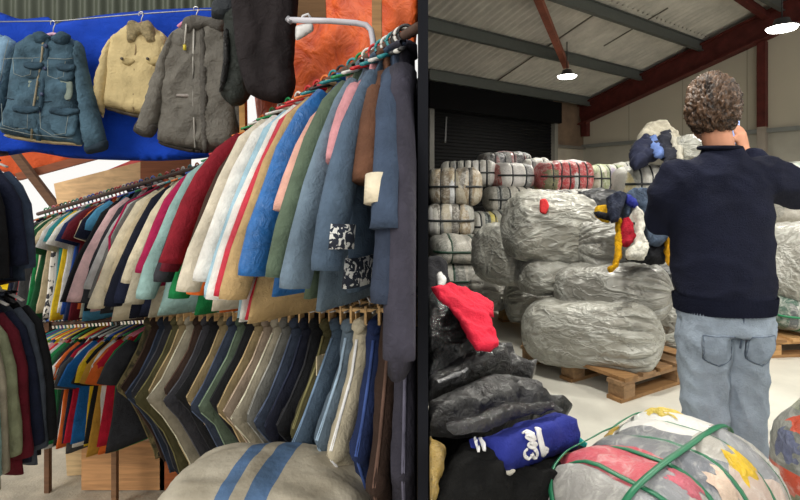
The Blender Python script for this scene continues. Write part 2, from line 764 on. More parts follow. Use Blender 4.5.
# roller shutter
t = thing('roller_shutter', 'closed black roller shutter door behind the far wall of stacked bales', 'shutter', WA(2.6, 0, .05))
blk = plain((6, 6, 7), .8, 0, .2)
V, Fa = [], []
rows = 44
for i in range(rows * 4 + 1):
    zz = 2.72 * i / (rows * 4)
    bump = (.014, .03, .03, .014)[i % 4]
    V += [WA(1.12, zz, bump), WA(4.36, zz, bump)]
for i in range(rows * 4):
    Fa.append((2 * i, 2 * i + 1, 2 * i + 3, 2 * i + 2))
mk('slat_curtain', (V, Fa), blk, t, smooth=False, world=True)
mk('roller_housing', beam(WA(1.0, 2.86, .10), WA(4.45, 2.86, .10), .2, .42), plain((5, 5, 6), .9, 0, .15), t, smooth=False, world=True)
for a in (1.06, 4.33):
    g = mk('guide_rail', beam(WA(a, 0, .06), WA(a, 2.72, .06), .1, .1, DB), plain((96, 94, 88), .5) if a > 2 else plain((120, 118, 110)), t, smooth=False, world=True)
mk('shutter_stripe', beam(WA(3.95, 2.55, .035), WA(3.98, 2.1, .035), .03, .01, DB), plain((70, 70, 70)), t, smooth=False, world=True)

# roof sheets, cut along the partition
sheet_m = concrete((186, 182, 172), scale=3.0, var=.2, rough=.6)


def corr_roof(s0, s1, off):
    V, Fa = [], []
    dt = .135 / 6
    k = int(13 / dt)
    for i in range(k + 1):
        tt = -1.2 + i * dt
        h = .024 * math.cos(2 * PI * i / 6)
        V += [roof(tt, s0, h + off), roof(tt, s1, h + off)]
    for i in range(k):
        Fa.append((2 * i, 2 * i + 1, 2 * i + 3, 2 * i + 2))
    bm = bmesh.new()
    bv = [bm.verts.new(p) for p in V]
    for q in Fa:
        bm.faces.new([bv[i] for i in q])
    nrm = PART_D.cross(Z)           # points right
    bmesh.ops.bisect_plane(bm, geom=bm.verts[:] + bm.edges[:] + bm.faces[:], plane_co=PART_O - nrm * 0.0,
                           plane_no=nrm, clear_inner=True)
    bm.verts.index_update()
    v = [x.co.copy() for x in bm.verts]
    f = [tuple(x.index for x in q.verts) for q in bm.faces]
    bm.free()
    return v, f


S('ceiling_sheet_low', corr_roof(-.3, 2.6, .06), sheet_m, smooth=True)
S('ceiling_sheet_high', corr_roof(2.5, 9.5, .085), sheet_m, smooth=True)
# lap seams between sheets
for i, (px0, py0, px1, py1) in enumerate([(497, 81, 601, 10), (604, 46, 668, 8)]):
    a, b_ = roof_hit(px0, py0, .03), roof_hit(px1, py1, .03)
    S('ceiling_seam_%d' % (i + 1), beam(a, b_, .02, .015), plain((84, 80, 70)))
# purlins
pm = plain((92, 96, 92), .5, .3)
for i, (s, tl) in enumerate([(.25, 4.5), (1.4, 6.3), (2.5, 7.6), (3.7, 8.6), (4.9, 9.5)]):
    a, b_ = roof(.05, s, -.05), roof(tl, s, -.05)
    # stop at the partition
    nrm = PART_D.cross(Z)
    d0, d1 = (a - PART_O).dot(nrm), (b_ - PART_O).dot(nrm)
    if d1 < .05:
        b_ = a + (b_ - a) * ((d0 - .05) / (d0 - d1))
    o = S('beam_purlin_%d' % (i + 1), join(beam(a, b_, .012, .17), beam(a - Z * .085, b_ - Z * .085, .075, .012), beam(a + Z * .085, b_ + Z * .085, .075, .012)), pm)
# rusty red rafter on the gable wall and its column, diagonal brace
rust = fabric((84, 36, 31), .6, .35, 6.0, .1, 30.0)
a, b_ = roof(-.0, 0.0, -.24), roof(0.0, 11.0, -.24)
off = DA * .12
S('beam_rafter', join(beam(a + off, b_ + off, .03, .40), beam(a + off - Z * .2, b_ + off - Z * .2, .2, .025), beam(a + off + Z * .2, b_ + off + Z * .2, .2, .025)), rust)
cs = None
for k in range(300):            # where the gable column stands: pixel column 762
    q = WB(k * .02, 0)
    if 400 + q.x / q.y * F > 763:
        cs = k * .02
        break
zt = EAVE + KS * cs - .45
S('column_gable_upper', beam(WB(cs, 2.3, .06), WB(cs, zt, .06), .12, .12, DB), rust)
S('column_gable_lower', beam(WB(cs, 0, .06), WB(cs, 2.3, .06), .12, .12, DB), concrete((140, 130, 118)))
a, b_ = roof_hit(533, -14, -.3), roof_hit(566, 66, -.2)
S('beam_brace', beam(a, b_, .09, .09), fabric((128, 72, 54), .6, .3, 6.0, .1, 30.0))
S('beam_tie', beam(roof_hit(735, -6, -.1), roof_hit(766, 16, -.1), .1, .1), rust)
S('beam_corner_haunch', beam(WA(.06, 2.45, .1), WA(.06, 3.1, .1), .14, .14, DB), rust)


def high_bay(pos, label, power, cable_top):
    t = thing('high_bay_lamp', label, 'lamp', pos, 0, 'round warehouse lamps')
    mk('lamp_housing', sections([(0, 0, .015, .15, .15), (0, 0, .03, .15, .15), (0, 0, .05, .09, .09), (0, 0, .11, .07, .07)], 24, p=2), plain((45, 45, 48)), t)
    m, nt, b = _base('lamp_glow')
    b.inputs['Emission Color'].default_value = (1, .97, .88, 1)
    b.inputs['Emission Strength'].default_value = 14
    mk('diffuser', sections([(0, 0, -.02, .08, .08), (0, 0, -.012, .13, .13), (0, 0, .014, .15, .15)], 24, p=2), m, t)
    mk('cable', tube([(0, 0, .1), (0, 0, cable_top - pos[2])], .008, n=6), plain((40, 40, 42)), t)
    l = bpy.data.lights.new('lamp_light', 'SPOT')
    l.energy = power
    l.color = (1, .965, .88)
    l.shadow_soft_size = .15
    l.spot_size = math.radians(165)
    l.spot_blend = .6
    lo = bpy.data.objects.new('lamp_light', l)
    COL.objects.link(lo)
    lo.parent = t
    lo.location = (0, 0, -.06)
    return t


def roof_z(x, y):
    return EAVE + KS * (Vector((x, y, 0)) - CORN).dot(DB)


LAMPW = 225
p1 = P(567, 77, 8.0)
high_bay(p1, 'small round bright lamp hanging on a cable near the dark roller shutter', LAMPW, roof_z(p1.x, p1.y))
p2 = P(782, 29, 5.5)
high_bay(p2, 'larger round bright lamp hanging before the red gable column', LAMPW, roof_z(p2.x, p2.y))
for (x, y) in ((1.9, 4.0), (3.4, 1.4), (.62, 2.5)):  # lamps out of view, continuing the row, added to light the sacks
    high_bay(Vector((x, y, 3.15)), 'added unseen warehouse lamp hanging nearer than the picture shows', LAMPW, roof_z(x, y))

# partition between the stall and the warehouse
h = PART_D.cross(Z) * .0135
e0, e1 = PART_O, PART_O + PART_D * 7.75
v = [e0 - h, e0 + h, e1 + h, e1 - h]
v = [p - Z * .62 for p in v] + [p + Z * 6.5 for p in v]
S('wall_partition', (v, [(0, 3, 2, 1), (4, 5, 6, 7), (0, 1, 5, 4), (1, 2, 6, 5), (2, 3, 7, 6), (3, 0, 4, 7)]), plain((15, 17, 25), .85, 0, .25))
# ================================================================== sacks, bales, pallets
def pallet(label, corner, u, v_, lu, lv, mat_rgb=(176, 140, 92)):
    """corner: nearest floor corner; deck boards run along u, spread along v"""
    t = thing('wooden_pallet', label, 'pallet', corner, 0, 'wooden pallets under the sacks')
    u, v_ = Vector(u).normalized(), Vector(v_).normalized()
    m = wood(mat_rgb)
    m2 = wood((150, 112, 70))
    H = .144
    nb = 7
    for i in range(nb):
        c = v_ * (lv * (i + .5) / nb)
        mk('deck_board', beam(c + Z * (H - .011), c + u * lu + Z * (H - .011), lv / nb * .72, .022), m if i % 2 else m2, t, smooth=False)
    for i in range(3):
        c = u * (lu * (.07 + .43 * i))
        mk('stringer_board', beam(c + Z * (H - .033), c + v_ * lv + Z * (H - .033), .1, .022), m, t, smooth=False)
        mk('base_board', beam(c + Z * .011, c + v_ * lv + Z * .011, .1, .022), m2, t, smooth=False)
        for j in range(3):
            q = c + v_ * (lv * (.06 + .44 * j))
            mk('block', beam(q + Z * .022, q + Z * (H - .044), .11, .1, v_), m, t, smooth=False)
    return t


pallet('wooden pallet under the front pile of grey sacks', Vector((1.30, 2.92, 0)), (-.5, .866, 0), (.866, .5, 0), .85, 1.2, (150, 118, 84))
pallet('pale wooden pallet under the small sacks left of the front pile', Vector((1.10, 4.2, 0)), (-.22, .975, 0), (.975, .22, 0), 1.25, .95, (196, 160, 108))
pallet('wooden pallet under the green strapped bale right of the man', Vector((2.73, 3.7, 0)), (-.1, .99, 0), (.99, .1, 0), 1.1, 1.2, (184, 142, 92))


def sack_vf(L, W, H, seed, gather=1, p=2.9, flat=.5, nu=60, nt=128, amp=.03, slump=0.0):
    """a stuffed film sack lying along local x, gathered to a knot at +x (gather=1) or sewn at both ends"""
    V, Fa = [], []
    rnd = random.Random(seed)
    for i in range(nu + 1):
        k = i / nu
        if gather:
            u = -1 + 2.16 * k
        else:
            u = -1 + 2 * k
        if u < .40 or not gather:
            r = (max(0, 1 - abs(u) ** 4.2)) ** (1 / 2.6)
            pl = max(0, (u - .05) / .35) * .3 if gather else 0.0
        elif u < 1.0:
            s = (u - .40) / .60
            r0 = (1 - .40 ** 4.2) ** (1 / 2.6)
            r = r0 * (1 - s ** 4.0) ** .62 + .07 * s
            pl = .3 + .7 * s
        else:
            s = (u - 1) / .16
            r = .06 + .13 * s
            pl = .8
        for j in range(nt):
            th = 2 * PI * j / nt
            c, sn = sgnpow(math.cos(th), 2 / p), sgnpow(math.sin(th), 2 / p)
            rr = r * (1 - pl * .20 * (1 - abs(math.sin(8 * th + 1.2 * math.sin(3 * th + seed)))) ** 1.5)
            y, z = c * rr * W / 2, sn * rr * H / 2
            x = u * L / 2 * (.93 if gather else 1)
            q = Vector((x, y, z))
            n1 = noise.noise(Vector((x * 3.2 + seed, y * 3.2, z * 3.2)))
            n2 = noise.noise(Vector((x * 5 + seed * 2, y * 12, z * 12)))
            n3 = noise.noise(Vector((x * 16 + seed, y * 18, z * 18)))
            d = Vector((0, y, z))
            if d.length > 1e-5:
                d.normalize()
            e = min(1, r * 1.4) * (1 - .6 * min(1, pl))
            q += d * e * (amp * 1.0 * n1 + amp * .75 * (.5 - 2 * abs(n2)) + amp * .3 * n3)
            if q.z < -H * flat:
                q.z = -H * flat + (q.z + H * flat) * .15
            q.z -= slump * (q.x / L) ** 2 * H
            V.append(q)
    for i in range(nu):
        for j in range(nt):
            Fa.append((i * nt + j, i * nt + (j + 1) % nt, (i + 1) * nt + (j + 1) % nt, (i + 1) * nt + j))
    for i in (0, nu):
        c = sum((V[i * nt + j] for j in range(nt)), Vector()) / nt
        V.append(c)
        for j in range(nt):
            Fa.append((len(V) - 1, i * nt + j, i * nt + (j + 1) % nt))
    return V, Fa


def turn(vf, yaw=0.0, pitch=0.0, roll=0.0):
    M = Matrix.Rotation(yaw, 3, 'Z') @ Matrix.Rotation(pitch, 3, 'Y') @ Matrix.Rotation(roll, 3, 'X')
    return [M @ Vector(p) for p in vf[0]], vf[1]


def sack(label, bbox, Y, seed, depth=.55, yaw=0.0, pitch=0.0, roll=0.0, gather=1, rgb=(139, 137, 129), pale=(212, 214, 207), name='stuffed_sack', amp=.03, tie=True, group='grey stuffed sacks on pallets', flat=.44, over=1.06, mixlo=.45):
    x0, y0, x1, y1 = bbox
    c = P((x0 + x1) / 2, (y0 + y1) / 2, Y)
    L, H = (x1 - x0) / F * Y * over, (y1 - y0) / F * Y * over
    base = Vector((c.x, c.y, c.z - H / 2 * .95))
    t = thing(name, label, 'sack', base, 0, group)
    vf = turn(sack_vf(L, depth, H, seed, gather, amp=amp, flat=flat), yaw, pitch, roll)
    off = c - base
    b = mk('sack_body', ([p + off for p in vf[0]], vf[1]), plastic_bag(tuple(int(c_ * (.94 + .03 * (seed % 5))) for c_ in rgb), pale, seed=seed % 7, mixlo=mixlo), t)
    if gather and tie:
        M = Matrix.Rotation(yaw, 3, 'Z') @ Matrix.Rotation(pitch, 3, 'Y')
        R = .055 * (H + depth) / 2
        ring = [M @ Vector((L / 2 * .93, math.cos(a) * R, math.sin(a) * R)) + off for a in [2 * PI * k / 16 for k in range(17)]]
        mk('tie_cord', tube(ring, .006, n=6, cap=False), plain((215, 212, 200)), t)
    return t


PALE = (206, 204, 197)
sack('longest grey sack lying lowest at the front of the pile, overhanging the pallet', (520, 301, 658, 364), 3.36, 3, .46, yaw=-.52, pitch=-.07, amp=.018, over=1.04)
sack('grey sack with knotted end lying on top of the longest front sack', (553, 264, 668, 316), 3.46, 5, .44, yaw=-.52, pitch=-.02, amp=.016, over=1.04)
sack('big upright grey sack with a red mark, topmost of the pile', (506, 194, 590, 263), 3.85, 8, .6, yaw=.1, pitch=.1, gather=0, amp=.03)
sack('grey sack wedged beside the sack with the red mark, under yellow clothes', (566, 219, 628, 266), 3.7, 11, .5, yaw=-2.9, pitch=.1, amp=.025)
sack('round grey sack at the left below the sack with the red mark', (480, 226, 534, 283), 4.15, 13, .6, yaw=.4, gather=0, amp=.03)
sack('small flat grey sack with sewn edge between larger sacks', (519, 257, 569, 292), 3.75, 17, .5, yaw=.15, gather=0, amp=.02)
sack('crumpled pale sack at the left end of the far pallet', (469, 276, 510, 307), 4.75, 19, .5, yaw=2.8, rgb=(150, 148, 140), pale=(220, 218, 210), amp=.03)
sack('small grey sack with green thread on the far pallet', (504, 282, 552, 320), 4.45, 23, .5, yaw=3.0, amp=.03)
sack('knotted grey sack end sticking out beside the jeans of the man', (650, 305, 712, 362), 3.75, 29, .5, yaw=.1, pitch=.1, gather=0, amp=.03)
sack('dark grey sack behind the sweater of the man, above the knotted end', (650, 268, 705, 309), 3.85, 31, .45, rgb=(52, 54, 56), pale=(120, 122, 122), gather=0)
sack('tall grey sack right of the man standing on the strapped bale', (766, 226, 850, 302), 3.95, 37, .6, yaw=.3, gather=0, amp=.03)
sack('dark plastic sack behind the draped clothes and the red striped bale', (578, 190, 618, 226), 4.9, 41, .5, rgb=(48, 50, 54), pale=(150, 150, 150), gather=0)
sack('white film sack with stuff seen over the left shoulder of the man', (672, 136, 708, 166), 5.0, 43, .5, rgb=(150, 150, 142), pale=(225, 224, 216), gather=0)
# red mark on the topmost sack
rm = frontal(3.545)
mk('red_mark', rm.sheet([(540, 200), (546, 199), (549, 206), (546, 214), (540, 212)], .008, .01, seed=2.0), fabric((214, 60, 62)),
   bpy.data.objects['stuffed_sack.002'], world=True)


BSURF = {}


def bale_fn(L, W, H, seed, cuts, p=3.4, pinch=.07, amp=.02, endp=5.0):
    def surf(u, th, k=1.0):
        r = (max(0.0, 1 - abs(u) ** endp)) ** (1 / 3.0)
        for c in cuts:
            r *= 1 - pinch * math.exp(-((u - c) / .05) ** 2)
        c, s = sgnpow(math.cos(th), 2 / p), sgnpow(math.sin(th), 2 / p)
        x, y, z = u * L / 2, c * r * W / 2, s * r * H / 2
        n1 = noise.noise(Vector((x * 4 + seed, y * 4, z * 4)))
        n2 = noise.noise(Vector((x * 13 + seed * 2, y * 9, z * 9)))
        d = Vector((0, y, z))
        if d.length > 1e-5:
            d.normalize()
        q = Vector((x, y, z)) + d * min(1, r) * (amp * 1.5 * n1 + amp * .7 * n2)
        return q * k if k != 1.0 else q
    return surf


def bale_vf(surf, nu=44, nt=40):
    V, Fa = [], []
    for i in range(nu + 1):
        u = -math.cos(PI * i / nu)
        u = .55 * u + .45 * (-1 + 2 * i / nu)
        for j in range(nt):
            V.append(surf(u, 2 * PI * j / nt))
    for i in range(nu):
        for j in range(nt):
            Fa.append((i * nt + j, i * nt + (j + 1) % nt, (i + 1) * nt + (j + 1) % nt, (i + 1) * nt + j))
    return V, Fa


def bale(label, loc, L, W, H, yaw, pal, seed, cuts, strap_rgb=(38, 42, 44), sw=.012, longs=(), bands=7.0, axis=0, film=.35, pinch=.07, amp=.02, name='strapped_bale', group='strapped clothing bales', p=3.4, mat=None):
    """loc: middle of its base; cuts: places of the straps round it; longs: angles of straps running lengthwise"""
    t = thing(name, label, 'bale', loc, yaw, group)
    surf = bale_fn(L, W, H, seed, cuts, pinch=pinch, amp=amp, p=p)
    up = Vector((0, 0, H / 2))
    BSURF[t.name] = (surf, H, t)
    v, f = bale_vf(surf)
    b = mk('bale_body', (v, f), mat or bale_mat(pal, seed, bands, axis, film), t)
    b.location = up
    sm = plain(strap_rgb, .4)
    for c in cuts:
        ring = [surf(c, 2 * PI * k / 40) for k in range(41)]
        ring = [q + Vector((0, q.y, q.z)).normalized() * (.004 if len(longs) < 2 else .011) for q in ring]
        s = mk('strap', tube(ring, [.004] * 41, [sw] * 41, ref=(0, 0, 1), n=6, cap=False) if False else strap_band(ring, (1, 0, 0), sw), sm, t)
        s.location = up
    for th in longs:
        us = [-.94 + 1.88 * k / 40 for k in range(41)]
        sf2 = bale_fn(L, W, H, seed, (), amp=amp * .4, p=p)
        line = [sf2(u, th) for u in us] + [sf2(u, th + PI) for u in reversed(us)]
        line.append(line[0])
        line = [q + q.normalized() * .007 for q in line]
        side = Vector((0, -math.sin(th), math.cos(th)))
        s = mk('strap', strap_band(line, side, sw), sm, t)
        s.location = up
    return t


def strap_band(line, side, w, th=.004):
    """flat band following a closed line; side: the direction across the band"""
    side = Vector(side).normalized()
    V, Fa = [], []
    c = sum(line[:-1], Vector()) / (len(line) - 1)
    for q in line:
        o = (q - c)
        o = (o - side * o.dot(side)).normalized()
        V += [q - side * w, q + side * w, q + side * w + o * th, q - side * w + o * th]
    n = len(line)
    for i in range(n - 1):
        for j in range(4):
            Fa.append((i * 4 + j, i * 4 + (j + 1) % 4, (i + 1) * 4 + (j + 1) % 4, (i + 1) * 4 + j))
    return V, Fa


def bale_px(label, bbox, Y, yaw, pal, seed, depth=.6, ncut=4, horiz=True, **kw):
    x0, y0, x1, y1 = bbox
    c = P((x0 + x1) / 2, y1, Y)
    L, H = (x1 - x0) / F * Y, (y1 - y0) / F * Y
    cuts = [-.75 + 1.5 * (i + .5) / ncut for i in range(ncut)] if ncut else []
    kw.setdefault('longs', (0.0,) if horiz else ())
    return bale(label, c, L, depth, H, yaw, pal, seed, cuts, **kw)


W1 = [(196, 194, 186), (214, 212, 206), (168, 168, 160), (226, 224, 220), (150, 152, 150)]
GR = [(120, 120, 114), (150, 148, 140), (176, 172, 162), (96, 100, 100), (190, 186, 176)]
TAN = [(150, 132, 104), (176, 158, 128), (128, 114, 94), (190, 180, 158), (110, 104, 96)]
MIX = [(160, 160, 150), (70, 84, 84), (196, 182, 90), (190, 190, 184), (110, 116, 112), (44, 50, 54)]
FARG = 'strapped bales stacked along the far wall'
bl = lambda *a, **k: bale_px(*a, group=FARG, **k)
bl('white ribbed bale with upright straps at the foot of the roller shutter', (440, 160, 497, 187), 7.3, -.15, W1, 1, ncut=6, film=.5)
bl('dark grey and pink bale lying highest before the shutter', (478, 152, 529, 171), 7.7, .15, [(70, 72, 76), (120, 112, 112), (170, 120, 124), (90, 92, 98), (150, 150, 150)], 2, ncut=4, horiz=False)
bl('white bale with a red corner beside the ribbed white bale', (492, 163, 530, 189), 7.1, .2, [(206, 200, 196), (190, 96, 92), (220, 216, 210), (150, 150, 152), (210, 206, 204)], 3, ncut=2, film=.5)
bl('plain white bale between the red striped bale and the red cornered one', (519, 158, 548, 187), 7.6, 0, W1, 4, ncut=2)
t = bl('red striped bale with an olive end and black straps', (535, 161, 590, 193), 7.0, .06, [(172, 44, 52), (184, 60, 66), (160, 40, 46), (196, 198, 200), (168, 48, 56)], 5, ncut=5, film=.3, bands=5.0)
bl('pale bale with yellow and lilac bands right of the red striped bale', (585, 165, 628, 193), 7.8, 0, [(204, 200, 180), (190, 180, 90), (170, 160, 180), (214, 212, 204), (150, 160, 120)], 6, ncut=4, film=.4)
bl('whitish bale behind the yellow and lilac banded bale', (612, 162, 646, 190), 8.3, 0, W1, 7, ncut=3)
bl('tan bale with two black straps at the left, topmost of its stack', (429, 168, 482, 206), 6.2, -.12, TAN, 8, ncut=3, film=.4, depth=.8)
bl('tan and white bale directly below the tan topmost bale', (426, 202, 474, 236), 6.15, -.1, TAN + W1, 9, ncut=2, film=.5, depth=.8)
bl('grey bale with dark straps below the ribbed white bale', (484, 186, 533, 213), 7.0, .1, GR, 10, ncut=4)
bl('bale with dark teal and yellow bands low between grey ones', (468, 211, 514, 240), 6.7, .05, MIX, 11, ncut=5)
bl('grey bale with green straps, upper of two at the left edge', (430, 235, 486, 262), 5.3, .05, GR, 12, ncut=2, strap_rgb=(30, 62, 46), depth=.7)
bl('grey bale with green straps, lower of two at the left edge', (432, 258, 488, 294), 5.3, .05, GR, 13, ncut=2, strap_rgb=(30, 62, 46), depth=.7)
bl('pale bale lying behind the sack with the red mark', (530, 189, 606, 218), 5.9, .03, [(180, 178, 170), (70, 74, 80), (206, 204, 198), (140, 138, 130)], 14, ncut=6, film=.5)
bl('grey white bale with a cream patch under the dark heap of clothes', (618, 165, 668, 204), 5.3, -.05, [(186, 184, 176), (150, 150, 142), (204, 190, 140), (206, 204, 196)], 15, ncut=4, depth=.7)
bl('grey bale below the bale under the dark heap of clothes', (615, 203, 672, 240), 5.35, -.05, GR, 16, ncut=3, depth=.7)
bl('grey bale lowest of the stack under the dark heap of clothes', (612, 239, 674, 284), 5.4, 0, W1, 26, ncut=3, depth=.7)
bl('pale bale hidden mostly behind the shoulders of the man, topmost there', (668, 163, 722, 206), 5.2, 0, W1, 27, ncut=3, depth=.7)
bl('grey bale behind the back of the man, middle of its stack', (668, 204, 724, 250), 5.2, 0, GR, 28, ncut=3, depth=.7)
bl('grey bale behind the back of the man, lowest of its stack', (668, 248, 724, 308), 5.2, 0, GR, 29, ncut=3, depth=.7)
bl('bale under the red striped one, hidden behind the sack with the red mark', (537, 190, 590, 228), 7.02, 0, GR, 51, ncut=3)
bl('bale hidden behind the draped clothes under the dark plastic sack', (574, 226, 628, 270), 4.95, 0, GR, 52, ncut=3)
bl('lowest bale hidden behind the knotted sacks', (572, 268, 630, 317), 4.95, 0, W1, 53, ncut=3)
bl('lower bale hidden behind the sack with the red mark', (536, 226, 592, 280), 7.05, 0, W1, 54, ncut=3)
bl('white bale with mint tint at the right edge beyond the man', (776, 162, 832, 190), 6.6, 0, [(206, 212, 204), (186, 204, 190), (222, 222, 216)], 17, ncut=3)
bl('grey bale below the mint tinted bale at the right edge', (772, 188, 834, 224), 6.5, 0, GR, 18, ncut=3)
bl('striped grey bale at the very left beside the partition', (428, 168, 443, 240), 7.0, 0, GR, 19, ncut=2, depth=.4)
bl('low grey bale between the banded bale and the round sack', (474, 236, 520, 288), 6.4, 0, GR, 20, ncut=3)
bl('low bale hidden partly behind the round grey sack', (505, 210, 560, 246), 6.2, 0, W1, 21, ncut=3)
bale('small bale with green straps and a round white end, right of the man', Vector((3.35, 4.0, .144)), 1.0, .6, .32, .05,
     [(110, 124, 120), (150, 156, 150), (90, 96, 98), (196, 198, 192), (70, 96, 84)], 22, (-.7, -.35, 0, .35, .7), (28, 120, 78), .008, longs=(0.0,), film=.35, group='green strapped bales')
# olive end cap of the red bale
oc = bpy.data.objects['strapped_bale.004']

# ---- foreground bale with the green straps
FB = Vector((.75, 1.42, 0))
fy = math.atan2(.34, .46)
fbH = .54


def block_mat():
    """garments packed in blocks along the bale: red, grey, white, cream, under creased film"""
    m, nt, b = _base('bale_blocks')
    L = nt.links.new
    tc = N(nt, 'ShaderNodeTexCoord')
    sx = N(nt, 'ShaderNodeSeparateXYZ')
    n0 = N(nt, 'ShaderNodeTexNoise', Scale=5.0, Detail=3.0)
    L(tc.outputs['Object'], n0.inputs['Vector'])
    L(tc.outputs['Object'], sx.inputs[0])
    ad = N(nt, 'ShaderNodeMath', operation='MULTIPLY_ADD')
    ad.inputs[1].default_value = .10
    L(n0.outputs['Fac'], ad.inputs[0])
    L(sx.outputs[0], ad.inputs[2])
    mr = N(nt, 'ShaderNodeMapRange')
    mr.inputs['From Min'].default_value = -.30
    mr.inputs['From Max'].default_value = .42
    L(ad.outputs[0], mr.inputs['Value'])
    rp = N(nt, 'ShaderNodeValToRGB')
    rp.color_ramp.interpolation = 'CONSTANT'
    els = rp.color_ramp.elements
    stops = [(0, (150, 148, 144)), (.10, (160, 160, 158)), (.14, (206, 92, 104)), (.28, (198, 84, 98)), (.36, (118, 120, 124)), (.50, (126, 128, 132)), (.56, (222, 220, 216)), (.86, (216, 206, 180))]
    els[0].color = C(*stops[0][1])
    els[1].position = stops[1][0]
    els[1].color = C(*stops[1][1])
    for p_, c_ in stops[2:]:
        e = els.new(p_)
        e.color = C(*c_)
    L(mr.outputs[0], rp.inputs['Fac'])
    # the near flank below the long strap holds mixed grey and cream garments
    vo = N(nt, 'ShaderNodeTexVoronoi', Scale=7.0)
    L(tc.outputs['Object'], vo.inputs['Vector'])
    sc_ = N(nt, 'ShaderNodeSeparateColor')
    L(vo.outputs['Color'], sc_.inputs[0])
    r2 = N(nt, 'ShaderNodeValToRGB')
    r2.color_ramp.interpolation = 'CONSTANT'
    e2 = r2.color_ramp.elements
    e2[0].color = C(140, 142, 146)
    e2[1].position = .3
    e2[1].color = C(176, 172, 164)
    for p_, c_ in ((.5, (110, 114, 122)), (.7, (196, 176, 164)), (.85, (168, 166, 160))):
        e = e2.new(p_)
        e.color = C(*c_)
    L(sc_.outputs[0], r2.inputs['Fac'])
    lt = N(nt, 'ShaderNodeMath', operation='LESS_THAN')
    lt.inputs[1].default_value = -.05
    L(sx.outputs[1], lt.inputs[0])
    m1 = N(nt, 'ShaderNodeMix', data_type='RGBA')
    L(lt.outputs[0], m1.inputs[0])
    L(rp.outputs['Color'], m1.inputs[6])
    L(r2.outputs['Color'], m1.inputs[7])
    n1 = N(nt, 'ShaderNodeTexNoise', Scale=16.0, Detail=7.0, Roughness=.7, Distortion=1.4)
    L(tc.outputs['Object'], n1.inputs['Vector'])
    mq = N(nt, 'ShaderNodeMapRange')
    mq.inputs['From Min'].default_value = .5
    mq.inputs['From Max'].default_value = .75
    mq.inputs['To Max'].default_value = .6
    L(n1.outputs['Fac'], mq.inputs['Value'])
    m2 = N(nt, 'ShaderNodeMix', data_type='RGBA')
    L(mq.outputs[0], m2.inputs[0])
    L(m1.outputs[2], m2.inputs[6])
    m2.inputs[7].default_value = C(224, 222, 216)
    L(m2.outputs[2], b.inputs['Base Color'])
    bp = N(nt, 'ShaderNodeBump', Strength=.7, Distance=.02)
    L(n1.outputs['Fac'], bp.inputs['Height'])
    L(bp.outputs['Normal'], b.inputs['Normal'])
    b.inputs['Roughness'].default_value = .28
    b.inputs['Specular IOR Level'].default_value = .6
    return m


FBCUTS = (-.66, -.28, .06, .38, .68)
t = bale('large foreground bale tied with green straps before the jeans of the man', FB, .72, .50, fbH, fy, [(150, 148, 146)], 33,
         FBCUTS, (34, 112, 78), .0075, longs=(math.radians(100), math.radians(50)), film=.3, pinch=.10, amp=.016,
         group='green strapped bales', p=2.6, mat=block_mat())
FBALE = t
fs = bale_fn(.72, .50, fbH, 33, FBCUTS, p=2.6, pinch=.10, amp=.016)


def fb_patch(name, u0, u1, a0, a1, rgb, k=.006, label=None, surf=None, parent=None, hh=None):
    """a garment showing on a bale between two places and two angles round it"""
    surf, parent, hh = surf or fs, parent or FBALE, hh or fbH
    V, Fa = [], []
    nu, na = 10, 10
    for i in range(nu + 1):
        for j in range(na + 1):
            uu = u0 + (u1 - u0) * i / nu + .007 * math.sin(j * 1.3 + u0 * 9)
            th = math.radians(a0 + (a1 - a0) * j / na + 3 * math.sin(i * 1.1 + a0))
            q = surf(uu, th)
            e = min(i, nu - i, j, na - j)
            q = q + Vector((0, q.y, q.z)).normalized() * (k * min(1, e / 2) - .002) + Vector((0, 0, .002 * math.sin(i * 2.2 + j)))
            V.append(q)
    for i in range(nu):
        for j in range(na):
            Fa.append((i * (na + 1) + j, (i + 1) * (na + 1) + j, (i + 1) * (na + 1) + j + 1, i * (na + 1) + j + 1))
    o = mk(name, (V, Fa), fabric(rgb, .35, .3, 16.0, .6, 40.0, .6), parent)
    o.location = (0, 0, hh / 2)
    o['label'] = label or name.replace('_', ' ')


fb_patch('yellow_garment', .12, .32, 134, 114, (222, 184, 40), label='yellow garment showing under the film')
fb_patch('yellow_garment', .44, .63, 84, 64, (226, 200, 90), label='yellow cloth on the white end of the top')
fb_patch('mustard_garment', .1, .3, 46, 34, (206, 170, 70), label='mustard cloth at the far edge')
fb_patch('mustard_garment', -.58, -.42, 44, 32, (196, 150, 60), label='mustard cloth at the far edge, left')
fb_patch('cream_garment', -.2, -.02, 140, 116, (214, 190, 170), label='cream ribbed garment in the near flank')
fb_patch('pink_garment', -.5, -.3, 124, 104, (196, 96, 112), label='pink garment below the near long strap')
# loose film flap at the right end
fl_ = turn(sack_vf(.30, .34, .40, 61.0, 0, amp=.03, flat=.5), .4)
o = mk('loose_film_end', fl_, plastic_bag((178, 170, 152), (226, 222, 212), seed=3), FBALE)
o.location = (.36, -.03, .20)
